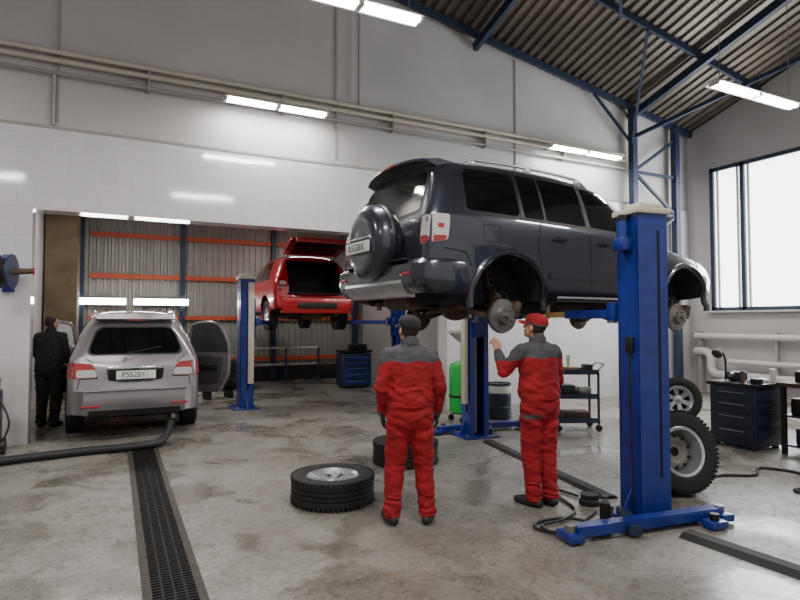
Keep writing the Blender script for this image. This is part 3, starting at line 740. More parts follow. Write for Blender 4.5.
def human(name,M,J,bodymat,yoke=None,capm=None,handm=None,gloves=False,headdir=(0,1,0),hair=True,z_yoke=1.33,shoe=None,knee_patch=False):
    b=B(name); handm=handm or M_skin
    bm=bmesh.new()
    lx=J.get('lean',(0,0))
    def c(t): return lx[0]*t,lx[1]*t
    loft(bm,[(*c(0),.79,.135,.105),(*c(0),.86,.178,.135),(*c(.05),.93,.180,.132),(*c(.1),.955,.172,.125),(*c(.12),.97,.198,.152),(*c(.25),1.04,.200,.15),(*c(.5),1.16,.188,.138),(*c(.8),1.30,.190,.135),(*c(.95),1.38,.180,.122),(*c(1),1.435,.145,.10),(*c(1),1.475,.085,.076),(*c(1),1.505,.064,.064)])
    for s in ('L','R'):
        sg=-1 if s=='L' else 1
        sh=V(J['sh'+s]);el=V(J['el'+s]);wr=V(J['wr'+s])
        capsule(bm,V((lx[0]+sg*.06,lx[1],1.44)),sh,.052,.068)
        capsule(bm,sh,el,.074,.060); capsule(bm,el,el.lerp(wr,.93),.060,.046)
        capsule(bm,el.lerp(wr,.90),el.lerp(wr,.955),.049,.047)
        hp=V(J['hp'+s]);kn=V(J['kn'+s]);an=V(J['an'+s])
        capsule(bm,hp,kn,.115,.088); capsule(bm,kn,an.lerp(kn,.12),.088,.070); capsule(bm,an.lerp(kn,.15),an+V((0,0,.02)),.072,.078)
        capsule(bm,hp+V((-sg*.02,-.03,0)),hp+V((0,-.03,.05)),.105,.105)
    capsule(bm,(lx[0],lx[1],1.46),(lx[0],lx[1]-.005,1.525),.066,.064)
    me=voxel(bm,.009,3)
    knL,knR,elL,elR=[V(J[k]) for k in ('knL','knR','elL','elR')]
    def disp(co):
        q=V((co.x*9,co.y*9,co.z*16)); a=noise.noise(q)*.010+noise.noise(q*2.3+V((3,1,7)))*.004
        # diagonal drag folds
        a+=.004*math.sin(co.z*42+co.x*38+noise.noise(co*5)*6)*max(0,noise.noise(co*4+V((5,5,5)))+.2)
        for jn,s in ((knL,.18),(knR,.18),(elL,.14),(elR,.14)):
            dd=(co-jn).length
            if dd<s: a+=math.sin((co.z-jn.z)*80+co.x*30+noise.noise(co*8)*5)*.0045*(1-dd/s)
        if co.z<.24: a+=math.sin(co.z*105+co.x*18+noise.noise(co*9)*6)*.006
        if .74<co.z<.9: a+=math.sin(co.z*60-abs(co.x)*40+noise.noise(co*6)*3)*.004
        if 1.0<co.z<1.15 and abs(co.x)<.2: a+=math.sin(co.z*70+co.x*20+noise.noise(co*7)*6)*.004
        return a
    def mf(p,n):
        if yoke is not None:
            if p.z>z_yoke-.25*max(0,abs(p.x)-.20)+.008*math.sin(p.x*30): return yoke
            for e,w in ((elL,V(J['wrL'])),(elR,V(J['wrR']))):
                if (p-e.lerp(w,.95)).length<.050: return yoke
            if knee_patch and p.x<-.08 and .80<p.z<.84 and p.y<0: return yoke
        return bodymat
    add_mesh(b,me,mf,disp)
    b.lathe([(.070,0),(.080,.0),(.076,.045),(.066,.045)],(lx[0],lx[1],1.485),(0,0,1),yoke or bodymat,24)
    for s in ('L','R'):
        an=V(J['an'+s]);to=V(J['to'+s]); bs=bmesh.new()
        hd=(to-V((an.x,an.y,to.z))).normalized(); heel=V((an.x,an.y,.045))-hd*.05
        capsule(bs,heel,to-hd*.07,.042,.046); capsule(bs,to-hd*.09,to+V((0,0,-.008)),.048,.034); capsule(bs,(an.x,an.y,.05),an+V((0,0,.03)),.046,.05)
        m2=voxel(bs,.006,2)
        vs=[V((v.co.x,v.co.y,max(v.co.z,.004))) for v in m2.vertices]
        b.raw(vs,[list(p.vertices) for p in m2.polygons],[M_black if p.center.z<.02 else (shoe or M_shoe) for p in m2.polygons])
    hc=V(J['head']); hd=V(headdir).normalized()
    up=V((0,0,1)); rt=hd.cross(up).normalized(); u2=rt.cross(hd).normalized()
    HM=Matrix((rt,hd,u2)).transposed().to_4x4(); HM.translation=hc
    bh=bmesh.new()
    ell(bh,(0,-.012,.025),(.076,.094,.092)); ell(bh,(0,.018,-.035),(.060,.066,.078)); ell(bh,(0,.048,-.083),(.034,.034,.026))
    ell(bh,(0,.066,.03),(.052,.022,.018)); ell(bh,(.036,.050,-.02),(.022,.026,.022)); ell(bh,(-.036,.050,-.02),(.022,.026,.022))
    capsule(bh,(0,.080,.018),(0,.100,-.020),.008,.013); ell(bh,(0,.083,-.058),(.024,.010,.011))
    for s in (-1,1):
        ell(bh,(s*.078,-.008,-.008),(.010,.018,.032)); ell(bh,(s*.074,-.002,-.03),(.008,.012,.014)); ell(bh,(s*.012,.090,-.024),(.008,.009,.007))
    nk=HM.inverted()@V((lx[0],lx[1],1.45))
    capsule(bh,(0,-.02,-.04),nk,.055,.062)
    mh=voxel(bh,.0042,2)
    def hf(p,n):
        if (p.y<.012 and p.z>-.035 and abs(p.x)<.0805) or p.z>.075 or (p.y<-.03 and p.z>-.07 and p.z<.1): return M_hair if hair else M_skin
        if abs(p.z+.058)<.008 and p.y>.082 and abs(p.x)<.024: return M_lip
        if abs(p.z-.036)<.005 and p.y>.06 and .012<abs(p.x)<.05: return M_hair
        return M_skin
    add_mesh(b,mh,hf,lambda co: .005*(1+noise.noise(co*90)) if ((co.y<.0 and co.z>-.03) or co.z>.08) else 0,HM)
    for s in (-1,1):
        b.ball((s*.031,.073,.008),.0115,M_eye,HM); b.ball((s*.031,.0815,.008),.0052,M_iris,HM,seg=8)
    if capm:
        seg=32
        prof=[(1.05,.034),(1.06,.055),(1.02,.082),(.88,.108),(.6,.124),(.25,.131),(.0,.132)]
        vs=[];fs=[]
        for r,z in prof:
            for i in range(seg):
                a=2*math.pi*i/seg; vs.append((math.cos(a)*.084*r,-.012+math.sin(a)*.104*r,z+.004*math.sin(a*3)))
        for k in range(len(prof)-1):
            for i in range(seg): j=(i+1)%seg; fs.append([k*seg+i,k*seg+j,(k+1)*seg+j,(k+1)*seg+i])
        b.raw(vs,fs,capm,HM)
        b.raw([(x*1.012,y*1.012,z) for x,y,z in vs[:seg]]+[(x*1.012,y*1.012,z+.014) for x,y,z in vs[:seg]],[[i,(i+1)%seg,seg+(i+1)%seg,seg+i] for i in range(seg)],M_grey if capm is not M_dark else M_black,HM)
        br=[];n=13
        for k in range(n):
            a=R(20+140*k/(n-1)); x,y=math.cos(a),math.sin(a); br.append(((x*.086,-.012+y*.106,.04),(x*.084,.015+y*.155,.024-.012*abs(x))))
        vs=[p for q in br for p in q]; vs2=[(x,y,z-.005) for x,y,z in vs]; N=len(vs)
        fs=[[2*k,2*k+1,2*k+3,2*k+2] for k in range(n-1)]+[[N+2*k+2,N+2*k+3,N+2*k+1,N+2*k] for k in range(n-1)]+[[2*k+1,N+2*k+1,N+2*k+3,2*k+3] for k in range(n-1)]
        b.raw(vs+vs2,fs,capm,HM)
        b.ball((0,-.012,.133),.007,capm,HM,seg=8)
    for s in ('L','R'):
        el=V(J['el'+s]);wr=V(J['wr'+s]); hdn=J.get('hd'+s,None) or (wr-el)
        hand(b,wr,hdn,J['pn'+s],J['th'+s],M_glove if gloves else handm,J.get('curl',.45))
    return b.done(M,ang=60)
S_=lambda k: Matrix.Scale(k,4)
J1=dict(lean=(0,.01),shL=(-.175,.0,1.39),shR=(.175,.0,1.385),elL=(-.245,-.05,1.13),elR=(.25,-.05,1.13),wrL=(-.225,.07,.91),wrR=(.240,.06,.90),
 hdL=(-.0,.12,-1),hdR=(.0,.10,-1),pnL=(1,.1,.2),pnR=(-1,.1,.2),thL=(0,1,0),thR=(0,1,0),
 hpL=(-.088,0,.88),hpR=(.088,0,.88),knL=(-.125,.03,.48),knR=(.115,.02,.48),anL=(-.155,-.01,.085),anR=(.145,-.02,.085),toL=(-.20,.17,.04),toR=(.205,.15,.04),
 head=(-.01,.035,1.605))
human('mechanic',Matrix.Translation((2.19,4.17,0))@Matrix.Rotation(R(-20),4,'Z')@S_(.98),J1,M_red,M_grey,M_dark,gloves=True,headdir=(-.45,1,.16),z_yoke=1.345)
J2=dict(lean=(0,.02),shL=(-.17,.03,1.40),shR=(.175,.0,1.385),elL=(-.29,.14,1.21),elR=(.24,.02,1.12),wrL=(-.24,.30,1.38),wrR=(.13,.25,1.22),
 hdL=(.0,.35,.9),hdR=(-.4,.8,.4),pnL=(.1,1,-.2),pnR=(-.3,.2,1),thL=(1,0,.2),thR=(0,-.3,1),curl=.55,
 hpL=(-.086,0,.90),hpR=(.086,0,.90),knL=(-.085,.03,.49),knR=(.09,.01,.49),anL=(-.082,-.01,.085),anR=(.085,-.04,.085),toL=(-.13,.17,.04),toR=(.10,.15,.04),
 head=(-.01,.05,1.615))
human('mechanic',Matrix.Translation((3.44,4.04,0))@Matrix.Rotation(R(0),4,'Z')@S_(.985),J2,M_red,M_grey,M_red,headdir=(-.45,1,.30),z_yoke=1.34,knee_patch=True)
J3=dict(lean=(0,.03),shL=(-.18,.03,1.40),shR=(.18,.03,1.40),elL=(-.23,.03,1.13),elR=(.23,.05,1.13),wrL=(-.17,.22,1.0),wrR=(.16,.26,1.0),
 pnL=(1,0,0),pnR=(-1,0,0),thL=(0,0,1),thR=(0,0,1),
 hpL=(-.09,0,.88),hpR=(.09,0,.88),knL=(-.11,.03,.48),knR=(.11,.03,.48),anL=(-.10,-.01,.085),anR=(.10,-.02,.085),toL=(-.12,.17,.04),toR=(.12,.15,.04),head=(0,.06,1.61))
human('customer',Matrix.Translation((-.90,10.45,0))@Matrix.Rotation(R(-25),4,'Z'),J3,M_dark,None,None,headdir=(.5,1,-.2))
# ------------------------------------------------------------------ room
YW=9.08; XR=12.36; XL=-7.0; YF=-5.0; YB=15.6
def rz(x,y): return 6.15+.17*(XR-x)+.30*(YW-y)
b=B('floor'); b.box(((XL+XR)/2,(YF+YB)/2,-.1),(XR-XL+.6,YB-YF+.6,.2),M_floor); b.done(smooth=False)
OL,OR,OT=-1.01,5.55,3.17
b=B('wall_back')
b.box(((XL+OL)/2,YW+.17,2.15),(OL-XL,.34,4.3),M_tile); b.box(((OR+XR)/2,YW+.17,2.15),(XR-OR,.34,4.3),M_tile); b.box(((OL+OR)/2,YW+.17,(OT+4.3)/2),(OR-OL,.34,4.3-OT),M_tile)
b.prism([(XL,4.3),(XR,4.3),(XR,rz(XR,YW)),(XL,rz(XL,YW))],'y',YW+.04,YW+.34,M_wall)
b.done(smooth=False)
def win_wall():
    b=B('wall_right'); x0,x1=XR,XR+.3
    wy0,wy1,wz0,wz1=4.3,8.5,1.88,5.18
    b.prism([(wy1,0),(YW+.34,0),(YW+.34,rz(XR,YW)-.1),(wy1,rz(XR,wy1))],'x',x0,x1,M_wall)
    b.prism([(wy0,0),(wy1,0),(wy1,wz0),(wy0,wz0)],'x',x0,x1,M_wall)
    b.prism([(wy0,wz1),(wy1,wz1),(wy1,rz(XR,wy1)),(wy0,rz(XR,wy0))],'x',x0,x1,M_wall)
    b.prism([(YF,0),(wy0,0),(wy0,rz(XR,wy0)),(YF,rz(XR,YF))],'x',x0,x1,M_wall)
    b.done(smooth=False)
    b=B('window_1')
    for y in (wy0+.035,5.68,7.78-.03,wy1-.035): b.box((XR+.05,y,(wz0+wz1)/2),(.1,.09,wz1-wz0),M_dblue)
    for z in (wz0+.035,wz1-.035): b.box((XR+.05,(wy0+wy1)/2,z),(.1,wy1-wy0,.09),M_dblue)
    for y in (5.56,5.80,7.63,7.87,8.34): b.box((XR+.06,y,(wz0+wz1)/2),(.05,.05,wz1-wz0-.1),M_white)
    b.box((XR+.08,(wy0+wy1)/2,(wz0+wz1)/2),(.02,wy1-wy0-.02,wz1-wz0-.02),M_win)
    b.box((XR-.06,(wy0+wy1)/2,wz0-.02),(.2,wy1-wy0+.1,.04),M_white)
    o=b.done(smooth=False)
    L=bpy.data.lights.new('window_daylight','AREA'); L.shape='RECTANGLE'; L.size=wz1-wz0-.2; L.size_y=wy1-wy0-.2; L.energy=300; L.color=(.95,.97,1)
    lo=bpy.data.objects.new('window_daylight',L); bpy.context.collection.objects.link(lo); lo.location=(XR-.03,(wy0+wy1)/2,(wz0+wz1)/2); lo.rotation_euler=(0,R(90),0); lo.parent=o
win_wall()
b=B('wall_left'); b.prism([(YF,0),(YW,0),(YW,rz(XL,YW)),(YF,rz(XL,YF))],'x',XL-.3,XL,M_wall); b.done(smooth=False)
b=B('ceiling'); pit=.2; xs=[]; x=XL-.2
while x<XR+.3:
    xs+= [(x,0),(x+.09,0),(x+.11,.05),(x+.18,.05)]; x+=pit
vs=[];fs=[]
for px,dz in xs:
    for y in (YF-.2,YW+.34): vs.append((px,y,rz(px,y)+dz))
for i in range(len(xs)-1): fs.append([2*i,2*i+1,2*i+3,2*i+2])
b.raw(vs,fs,M_deck); b.done(smooth=False)
b=B('roof_truss')
for y in (8.95,7.3,5.5,3.7,1.9):
    b.beam((XL,y,rz(XL,y)-.07),(XR,y,rz(XR,y)-.07),.06,.12,M_dblue)
for x in (10.4,6.2,2.1,-2.0):
    b.beam((x,YF,rz(x,YF)-.22),(x,YW,rz(x,YW)-.22),.09,.16,M_dblue)
b.beam((10.3,8.9,5.75),(12.3,5.0,rz(12.3,5)-.3),.07,.08,M_dblue)
for (p,q) in (((10.3,8.9,5.6),(8.9,7.3,rz(8.9,7.3)-.15)),((10.3,8.9,5.6),(9.2,8.95,rz(9.2,8.95)-.15)),((8.2,7.3,rz(8.2,7.3)-.2),(6.2,5.5,rz(6.2,5.5)-.3))):
    b.beam(p,q,.05,.05,M_dblue)
b.done(smooth=False)
b=B('lattice_column')
for x in (10.35,11.75): b.beam((x,8.93,0),(x,8.93,rz(x,8.93)-.1),.14,.14,M_dblue)
zz=[3.2,4.1,5.0,5.9]
for i,z in enumerate(zz[:-1]):
    a,c=(10.35,11.75) if i%2==0 else (11.75,10.35); b.beam((a,8.93,z),(c,8.93,zz[i+1]),.06,.06,M_dblue)
    b.beam((10.35,8.93,z),(11.75,8.93,z),.05,.06,M_dblue)
b.done(smooth=False)
b=B('trim_1'); b.box(((XL+XR)/2,YW+.02,4.32),(XR-XL,.06,.04),M_trimw); b.done(smooth=False)
b=B('trim_2')
for x in (-.75,3.35,7.2): b.box((x,YW+.03,(4.34+rz(x,YW))/2),(.035,.02,rz(x,YW)-4.5),M_trimw)
b.done(smooth=False)
b=B('wall_pipes')
for z,r in ((5.36,.035),(5.24,.035),(5.07,.025)):
    b.cyl((XL+.05,YW-.06,z),(10.2,YW-.06,z),r,M_cream if z>5.1 else M_trimw,seg=10)
for x in range(-6,10,2): b.box((x+.4,YW-.03,5.2),(.03,.12,.36),M_trimw)
b.cyl((3.75,YW-.03,5.3),(3.75,YW-.03,7.3),.02,M_trimw,seg=8); b.cyl((-.80,YW-.03,4.35),(-.80,YW-.03,5.05),.025,M_trimw,seg=8)
b.done()
# annex
AL,AR=-1.35,6.6
b=B('wall_annex_back'); x=AL; P=[]
while x<AR: P+=[(x,0),(x+.05,0),(x+.07,.035),(x+.13,.035),(x+.15,0)]; x+=.16
vs=[];fs=[]
for px,dy in P: vs+=[(px,YB+dy,0),(px,YB+dy,4.35)]
for i in range(len(P)-1): fs.append([2*i,2*i+2,2*i+3,2*i+1])
b.raw(vs,fs,M_corr); b.done(smooth=False)
b=B('wall_annex_left'); b.box((AL-.1,(YW+YB)/2+.17,2.17),(.2,YB-YW-.34,4.35),M_wall); b.done(smooth=False)
b=B('wall_annex_right'); b.box((AR+.1,(YW+YB)/2+.17,2.17),(.2,YB-YW-.34,4.35),M_wall); b.done(smooth=False)
b=B('ceiling_annex'); b.box(((AL+AR)/2,(YW+YB)/2+.17,4.4),(AR-AL+.4,YB-YW-.34,.1),M_wall); b.done(smooth=False)
b=B('steel_wall_frame')
for z in (3.76,2.75,1.72,.62): b.box(((AL+AR)/2+.35,YB-.05,z),(AR-AL-.9,.08,.11),M_orange)
for x in (-.72,1.55,3.9,6.3): b.box((x,YB-.12,2.17),(.12,.12,4.33),M_dblue)
b.done(smooth=False)
b=B('stone_pier'); b.box((-1.02,14.4,2.17),(.6,1.0,4.33),M_brown,bev=.01); b.done(smooth=False)
b=B('baseboard_annex'); b.box(((AL+AR)/2+.35,YB-.02,.2),(AR-AL-.9,.03,.4),M_under); b.done(smooth=False)
# ------------------------------------------------------------------ lamps
def fixture(x0,x1,y,z,power,hang=None,wall=False):
    b=B('fluorescent_lamp'); cx=(x0+x1)/2; L=x1-x0
    b.prism([(y-.14,z+.0),(y-.06,z+.06),(y+.06,z+.06),(y+.14,z+.0),(y+.13,z),(y+.05,z+.03),(y-.05,z+.03),(y-.13,z)],'x',x0,x1,M_white)
    n=2; s=L/n
    for k in range(n):
        for dy in (-.05,.05):
            b.cyl((x0+k*s+.04,y+dy,z-.005),(x0+(k+1)*s-.04,y+dy,z-.005),.026,M_tube,seg=12)
        for e in (.02,s-.02): b.box((x0+k*s+e,y,z),(.03,.16,.05),M_white)
    if hang:
        for x in (x0+.15,x1-.15): b.cyl((x,y,z+.05),(x,y,hang(x,y)),.005,M_steel,seg=6)
    if wall:
        for x in (x0+.2,x1-.2): b.beam((x,y,z+.06),(x,YW+.02,z+.06),.03,.03,M_trimw)
    o=b.done()
    Lt=bpy.data.lights.new('lamp_light','AREA'); Lt.shape='RECTANGLE'; Lt.size=L*.95; Lt.size_y=.18; Lt.energy=power; Lt.color=(1,.965,.935)
    lo=bpy.data.objects.new('lamp_light',Lt); bpy.context.collection.objects.link(lo); lo.location=(cx,y,z-.035); lo.parent=o
    return o
rf=lambda x,y: rz(x,y)-.01
fixture(1.43,3.05,8.72,5.0,44,wall=True); fixture(7.75,9.7,8.72,5.15,44,wall=True)
fixture(1.6,3.15,5.73,5.15,125,hang=rf); fixture(7.84,9.9,5.3,5.15,125,hang=rf)
fixture(-3.6,-2.0,5.6,5.15,100,hang=rf); fixture(1.3,2.9,2.0,5.05,125,hang=rf); fixture(7.0,8.6,1.8,5.15,100,hang=rf); fixture(-3.6,-2,1.8,5.15,100,hang=rf)  # all but the second are unseen fixtures, added to light the hall
fixture(-.85,.45,12.2,4.0,34,hang=lambda x,y:4.34); fixture(.75,2.2,12.2,4.0,34,hang=lambda x,y:4.34); fixture(3.6,5.0,13.2,4.0,30,hang=lambda x,y:4.34)
b=B('wall_tube_lamp')
for x0,x1 in ((-.95,.25),(.42,1.68)):
    b.box(((x0+x1)/2,YB-.16,2.12),(x1-x0,.08,.16),M_white)
    for dz in (-.05,.0,.05): b.cyl((x0,YB-.22,2.12+dz),(x1,YB-.22,2.12+dz),.026,M_tube,seg=10)
b.done()
# ------------------------------------------------------------------ floor drain
b=B('floor_drain'); y0,y1=-1.0,8.35
for x in (.205,.505): b.box((x,(y0+y1)/2,.004),(.05,y1-y0,.012),M_frame)
b.box((.355,(y0+y1)/2,.001),(.25,y1-y0,.004),M_seam)
y=y0
while y<y1: b.box((.355,y,.006),(.25,.014,.012),M_grate); y+=.04
for x in (.29,.355,.42): b.box((x,(y0+y1)/2,.006),(.012,y1-y0,.012),M_grate)
b.done(smooth=False)
b=B('exhaust_hose'); b.tube(catmull([(-4.5,7.2,.055),(-3,7.35,.055),(-1.6,7.75,.055),(-.4,8.0,.055),(.40,8.03,.055),(.62,8.2,.10),(.72,8.50,.24)],14),.05,M_hose,seg=12); b.done()
b=B('cable_cover'); b.prism([(-.09,0),(-.05,.03),(.05,.03),(.09,0)],'x',-1.30,1.30,M_rub); b.done(Matrix.Translation((4.36,5.16,.0))@Matrix.Rotation(R(80),4,'Z'),smooth=False)
b=B('cable_cover'); b.prism([(-.11,0),(-.05,.035),(.05,.035),(.11,0)],'x',-1.2,1.2,M_rub); b.done(Matrix.Translation((4.06,1.78,.0))@Matrix.Rotation(R(94),4,'Z'),smooth=False)
b=B('air_hose')
b.tube(catmull([(3.72,3.66,.015),(3.5,3.55,.015),(3.3,3.42,.015),(3.08,3.44,.015),(3.0,3.58,.015),(3.12,3.68,.015),(3.35,3.64,.02),(3.42,3.48,.03),(3.25,3.36,.03),(3.04,3.42,.03),(3.05,3.57,.03),(3.3,3.60,.03),(3.6,3.78,.015),(3.72,4.1,.015),(3.85,4.3,.015),(3.9,4.05,.015)],8),.012,M_hose)
b.box((3.36,3.27,.025),(.14,.05,.05),M_black,bev=.01); b.done()
b=B('air_hose'); b.tube(catmull([(5.5,3.9,.016),(5.8,3.9,.016),(6.1,3.75,.016),(6.45,3.9,.016),(6.6,3.6,.016),(6.3,3.2,.016),(5.9,3.25,.016),(6.0,3.0,.016),(6.6,2.7,.016)],8),.015,M_hose); b.done()
b=B('bottle_jack'); b.box((0,0,.012),(.15,.11,.024),M_black,bev=.004); b.cyl((0,0,.02),(0,0,.17),.042,M_black); b.cyl((0,0,.17),(0,0,.21),.02,M_steel); b.cyl((.05,0,.03),(.08,0,.12),.014,M_rust,seg=10); b.cyl((0,0,.21),(0,0,.222),.028,M_black); b.done(Matrix.Translation((3.60,3.44,0)))
b=B('rubber_pad')
b.lathe([(0,0),(.09,0),(.09,.04),(.07,.05),(0,.05)],(0,0,0),(0,0,1),M_rub,24); b.lathe([(0,.05),(.08,.05),(.08,.09),(0,.09)],(.015,.01,0),(0,0,1),M_rub,24); b.done(Matrix.Translation((3.85,3.86,0)))
# ------------------------------------------------------------------ right side equipment
b=B('heating_pipes')
x=XR-.18
b.tube(catmull([(x,8.8,1.3),(x,6.5,1.3),(x,3,1.3)],4),.07,M_white,seg=14)
b.tube([(x,8.8,.95),(x,8.6,.95)]+[(x,8.6-.18*math.sin(R(a)),.95-.18+.18*math.cos(R(a))) for a in range(0,91,15)]+[(x,8.42,.62)]+[(x,8.24+.18*math.cos(R(a)),.62-.18*math.sin(R(a))) for a in range(0,91,15)]+[(x,3,.44)],.09,M_white,seg=16)
b.tube([(x,8.0,.75),(x,3,.75)],.06,M_white,seg=12)
for y in (8.7,7,5.5,4): b.box((XR-.12,y,.7),(.1,.06,1.4),M_trimw)
b.done()
b=B('tool_cabinet')
cx,cy=7.50,4.72
b.box((cx,cy,.42),(.55,.62,.76),M_cab,bev=.02); b.box((cx,cy,.82),(.6,.68,.05),M_black,bev=.01)
for z in (.2,.38,.54,.69): b.box((cx-.28,cy,z),(.02,.54,.12),M_cab,bev=.008); b.box((cx-.295,cy,z+.03),(.02,.34,.012),M_steel)
for z in (.2,.38,.54,.69): b.box((cx,cy-.315,z),(.46,.02,.12),M_cab,bev=.008)
for sx in (-.22,.22):
    for sy in (-.25,.25): b.cyl((cx+sx,cy+sy,.0),(cx+sx,cy+sy,.05),.04,M_black)
b.box((cx,cy+.1,.91),(.16,.2,.12),M_dblue,bev=.02); b.cyl((cx-.15,cy+.1,.93),(cx+.18,cy+.1,.93),.03,M_steel); b.box((cx,cy-.18,.87),(.3,.12,.05),M_plate,bev=.01)
b.cyl((cx-.2,cy-.1,.84),(cx-.2,cy-.1,1.0),.03,M_rust); b.cyl((cx+.2,cy-.25,.84),(cx+.2,cy-.25,1.02),.035,M_white); b.box((cx-.18,cy-.27,.88),(.12,.1,.07),M_black,bev=.01)
b.tube(catmull([(cx,cy+.26,.84),(cx,cy+.26,1.12),(cx-.1,cy+.26,1.27)],5),.014,M_black); b.lathe([(0,0),(.03,0),(.07,.12),(.0,.12)],(cx-.1,cy+.26,1.27),(-.7,-.1,-.5),M_rust,16)
b.done()
b=B('workbench')
cx,cy=7.75,3.45
for sy in (-.75,.75):
    for sx in (-.3,.3): b.box((cx+sx,cy+sy,.42),(.05,.05,.84),M_black)
b.box((cx,cy,.86),(.72,1.62,.05),M_rust,bev=.005); b.box((cx+.32,cy,.48),(.02,1.5,.7),M_cab)
for z in (.12,.48): b.box((cx,cy,z),(.66,1.55,.025),M_cab)
for i,(yy,zz,sx,sy,sz,mm) in enumerate([(.45,.232,.4,.4,.2,M_cab),(-.05,.252,.4,.35,.24,M_black),(-.5,.212,.4,.3,.16,M_dblue),(.45,.592,.4,.5,.2,M_black),(-.1,.602,.35,.35,.22,M_cab),(-.5,.572,.4,.3,.16,M_steel),(.5,.955,.3,.35,.14,M_black),(.1,.975,.14,.14,.18,M_plate),(-.2,.955,.25,.2,.14,M_cab),(-.55,.935,.3,.25,.1,M_rust)]):
    b.box((cx-.05,cy+yy,zz),(sx,sy,sz),mm,bev=.015)
b.cyl((cx,cy+.25,.885),(cx,cy+.25,1.1),.04,M_white); b.cyl((cx-.15,cy-.0,.885),(cx-.15,cy-.0,1.05),.03,M_tail)
b.done()
b=B('tool_trolley')
for z in (.14,.5,.86): b.box((0,0,z),(.62,.42,.03),M_dblue,bev=.005); b.box((0,-.2,z+.03),(.62,.015,.06),M_dblue); b.box((0,.2,z+.03),(.62,.015,.06),M_dblue)
for sx in (-.3,.3):
    for sy in (-.2,.2): b.box((sx,sy,.5),(.03,.03,.78),M_dblue); b.cyl((sx,sy-.015,.05),(sx,sy+.015,.05),.05,M_black,seg=16); b.cyl((sx,sy,.06),(sx,sy,.12),.012,M_steel)
b.tube([(.3,-.18,.9),(.4,-.18,1.0),(.4,.18,1.0),(.3,.18,.9)],.012,M_steel)
for (x,y,z,sx,sy,sz,m) in ((-.15,0,.6,.25,.3,.16,M_black),(.15,.05,.58,.2,.2,.12,M_steel),(0,0,.22,.4,.3,.12,M_rust),(-.1,0,.92,.3,.2,.06,M_yellow),(.2,.0,.94,.12,.2,.1,M_black)): b.box((x,y,z),(sx,sy,sz),m,bev=.012)
b.cyl((-.2,.1,.88),(-.2,.1,1.1),.035,M_tail); b.cyl((-.05,.12,.88),(-.05,.12,1.12),.03,M_white)
b.done(Matrix.Translation((6.30,6.60,0))@Matrix.Rotation(R(-26),4,'Z'))
b=B('oil_drainer')
b.lathe([(0,.12),(.17,.13),(.21,.17),(.21,.86),(.18,.95),(.06,1.0),(0,1.0)],(0,0,0),(0,0,1),M_green,32)
b.lathe([(.212,.4),(.216,.41),(.216,.43),(.212,.44)],(0,0,0),(0,0,1),M_black,32)
b.cyl((0,0,.98),(0,0,1.3),.02,M_steel); b.lathe([(0,1.3),(.05,1.3),(.22,1.45),(.23,1.5),(.22,1.5),(.05,1.33),(0,1.33)],(0,0,0),(0,0,1),M_white,32)
for a in (0,120,240): b.cyl((.2*math.cos(R(a)),.2*math.sin(R(a))-.02,.05),(.2*math.cos(R(a)),.2*math.sin(R(a))+.02,.05),.05,M_black,seg=16); b.cyl((.16*math.cos(R(a)),.16*math.sin(R(a)),.06),(.16*math.cos(R(a)),.16*math.sin(R(a)),.2),.015,M_steel)
b.box((.0,-.21,.6),(.1,.03,.12),M_plate,bev=.01); b.tube(catmull([(.1,-.1,.9),(.3,-.2,.8),(.32,-.25,.3),(.2,-.2,.15)],6),.012,M_hose)
b.done(Matrix.Translation((5.14,7.95,0)))
b=B('oil_drum'); b.lathe([(0,.02),(.20,.0),(.21,.02),(.205,.2),(.215,.21),(.205,.22),(.205,.4),(.215,.41),(.205,.42),(.21,.6),(.20,.6),(.20,.58),(0,.58)],(0,0,0),(0,0,1),M_cab,36); b.lathe([(.211,.44),(.213,.45),(.213,.55),(.211,.56)],(0,0,0),(0,0,1),M_white,36); b.cyl((.1,0,.58),(.1,0,.62),.025,M_steel); b.done(Matrix.Translation((5.85,7.9,0)))
# annex clutter
b=B('tool_chest'); b.box((0,0,.45),(.75,.5,.8),M_dblue,bev=.02); b.box((0,-.01,.9),(.78,.52,.06),M_black,bev=.01)
for z in (.15,.32,.46,.6,.73): b.box((0,-.255,z),(.68,.02,.1),M_blue,bev=.005); b.box((0,-.27,z+.02),(.5,.02,.012),M_steel)
for sx in (-.3,.3): b.cyl((sx,-.15,0),(sx,-.15,.06),.04,M_black); b.cyl((sx,.15,0),(sx,.15,.06),.04,M_black)
b.box((.1,0,1.0),(.4,.3,.14),M_black,bev=.02)
b.done(Matrix.Translation((5.35,13.2,0)))
b=B('tyre_stack')
for k in range(3): wheel(b,(0,0,.12+.23*k),(0,0,1),.33,.22,5)
b.done(Matrix.Translation((2.75,14.1,0)))
b=B('air_compressor'); b.lathe([(0,-.42),(.12,-.4),(.18,-.34),(.18,.34),(.12,.4),(0,.42)],(0,0,.35),(1,0,0),M_black,28); b.box((0,0,.62),(.4,.26,.2),M_dblue,bev=.03); b.lathe([(0,0),(.16,0),(.17,.03),(0,.04)],(.0,-.14,.66),(0,-1,0),M_black,24)
for s in (-1,1): b.box((s*.25,0,.09),(.05,.3,.18),M_black)
b.tube([(-.4,0,.5),(-.5,0,.75),(-.3,0,.8)],.014,M_steel); b.done(Matrix.Translation((2.0,12.6,0))@Matrix.Rotation(R(20),4,'Z'))
b=B('guard_rail')
for x in (0,.9,1.8): b.cyl((x,0,0),(x,0,.95),.03,M_dblue,seg=12)
b.cyl((0,0,.93),(1.8,0,.93),.025,M_white,seg=12); b.cyl((0,0,.5),(1.8,0,.5),.02,M_white,seg=12); b.done(Matrix.Translation((3.2,14.9,0)))
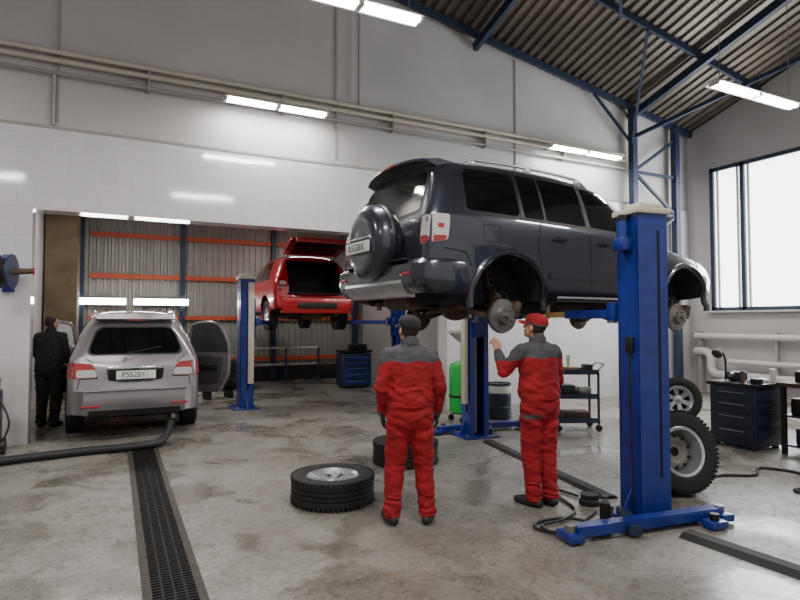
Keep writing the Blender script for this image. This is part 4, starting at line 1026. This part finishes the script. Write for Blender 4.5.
# left side: hose reel and tyre inflator
b=B('exhaust_hose_reel')
b.box((0,.17,0),(.14,.06,.5),M_blue,bev=.01); b.beam((0,.15,0),(0,-.25,0),.08,.08,M_blue)
b.lathe([(0,-.09),(.22,-.09),(.23,-.075),(.11,-.07),(.11,.07),(.23,.075),(.22,.09),(0,.09)],(0,-.12,0),(1,-.2,0),M_dblue,40)
b.lathe([(.11,-.06),(.17,-.06),(.18,-.03),(.17,0),(.18,.03),(.17,.06),(.11,.06)],(0,-.12,0),(1,-.2,0),M_hose,40)
b.cyl((.05,-.14,.0),(.30,-.10,.02),.045,M_rust,r2=.035); b.lathe([(0,0),(.05,0),(.05,.02),(0,.02)],(.30,-.10,.02),(1,.1,0),M_tail,16)
b.done(Matrix.Translation((-1.26,8.88,2.28)))
b=B('tyre_inflator'); b.box((0,0,.45),(.22,.25,.7),M_cab,bev=.03); b.lathe([(0,0),(.09,0),(.1,.03),(.0,.04)],(0,-.12,.85),(0,-1,.2),M_white,24); b.lathe([(.1,0),(.115,0),(.115,.05),(.1,.05)],(0,-.11,.85),(0,-1,.2),M_tail,24); b.box((0,.0,.85),(.18,.2,.2),M_cab,bev=.03)
for s in (-1,1): b.cyl((s*.12,0,.1),(s*.16,0,.1),.1,M_black)
b.box((0,0,.06),(.3,.3,.04),M_black,bev=.01); b.tube(catmull([(.1,-.1,.7),(.22,-.2,.4),(.1,-.22,.15),(-.1,-.2,.3)],6),.012,M_hose); b.done(Matrix.Translation((-1.34,8.55,0)))
# ------------------------------------------------------------------ world & camera
w=bpy.data.worlds.new('World'); bpy.context.scene.world=w; w.use_nodes=True
bg=w.node_tree.nodes['Background']; bg.inputs[0].default_value=(1,.985,.97,1); bg.inputs[1].default_value=.72
cam=bpy.data.cameras.new('Camera'); cam.lens=25.56; cam.sensor_width=36; cam.clip_end=200
co=bpy.data.objects.new('Camera',cam); bpy.context.collection.objects.link(co)
co.location=(0,0,1.65); co.rotation_euler=(R(92.1),0,R(-26.7)); bpy.context.scene.camera=co
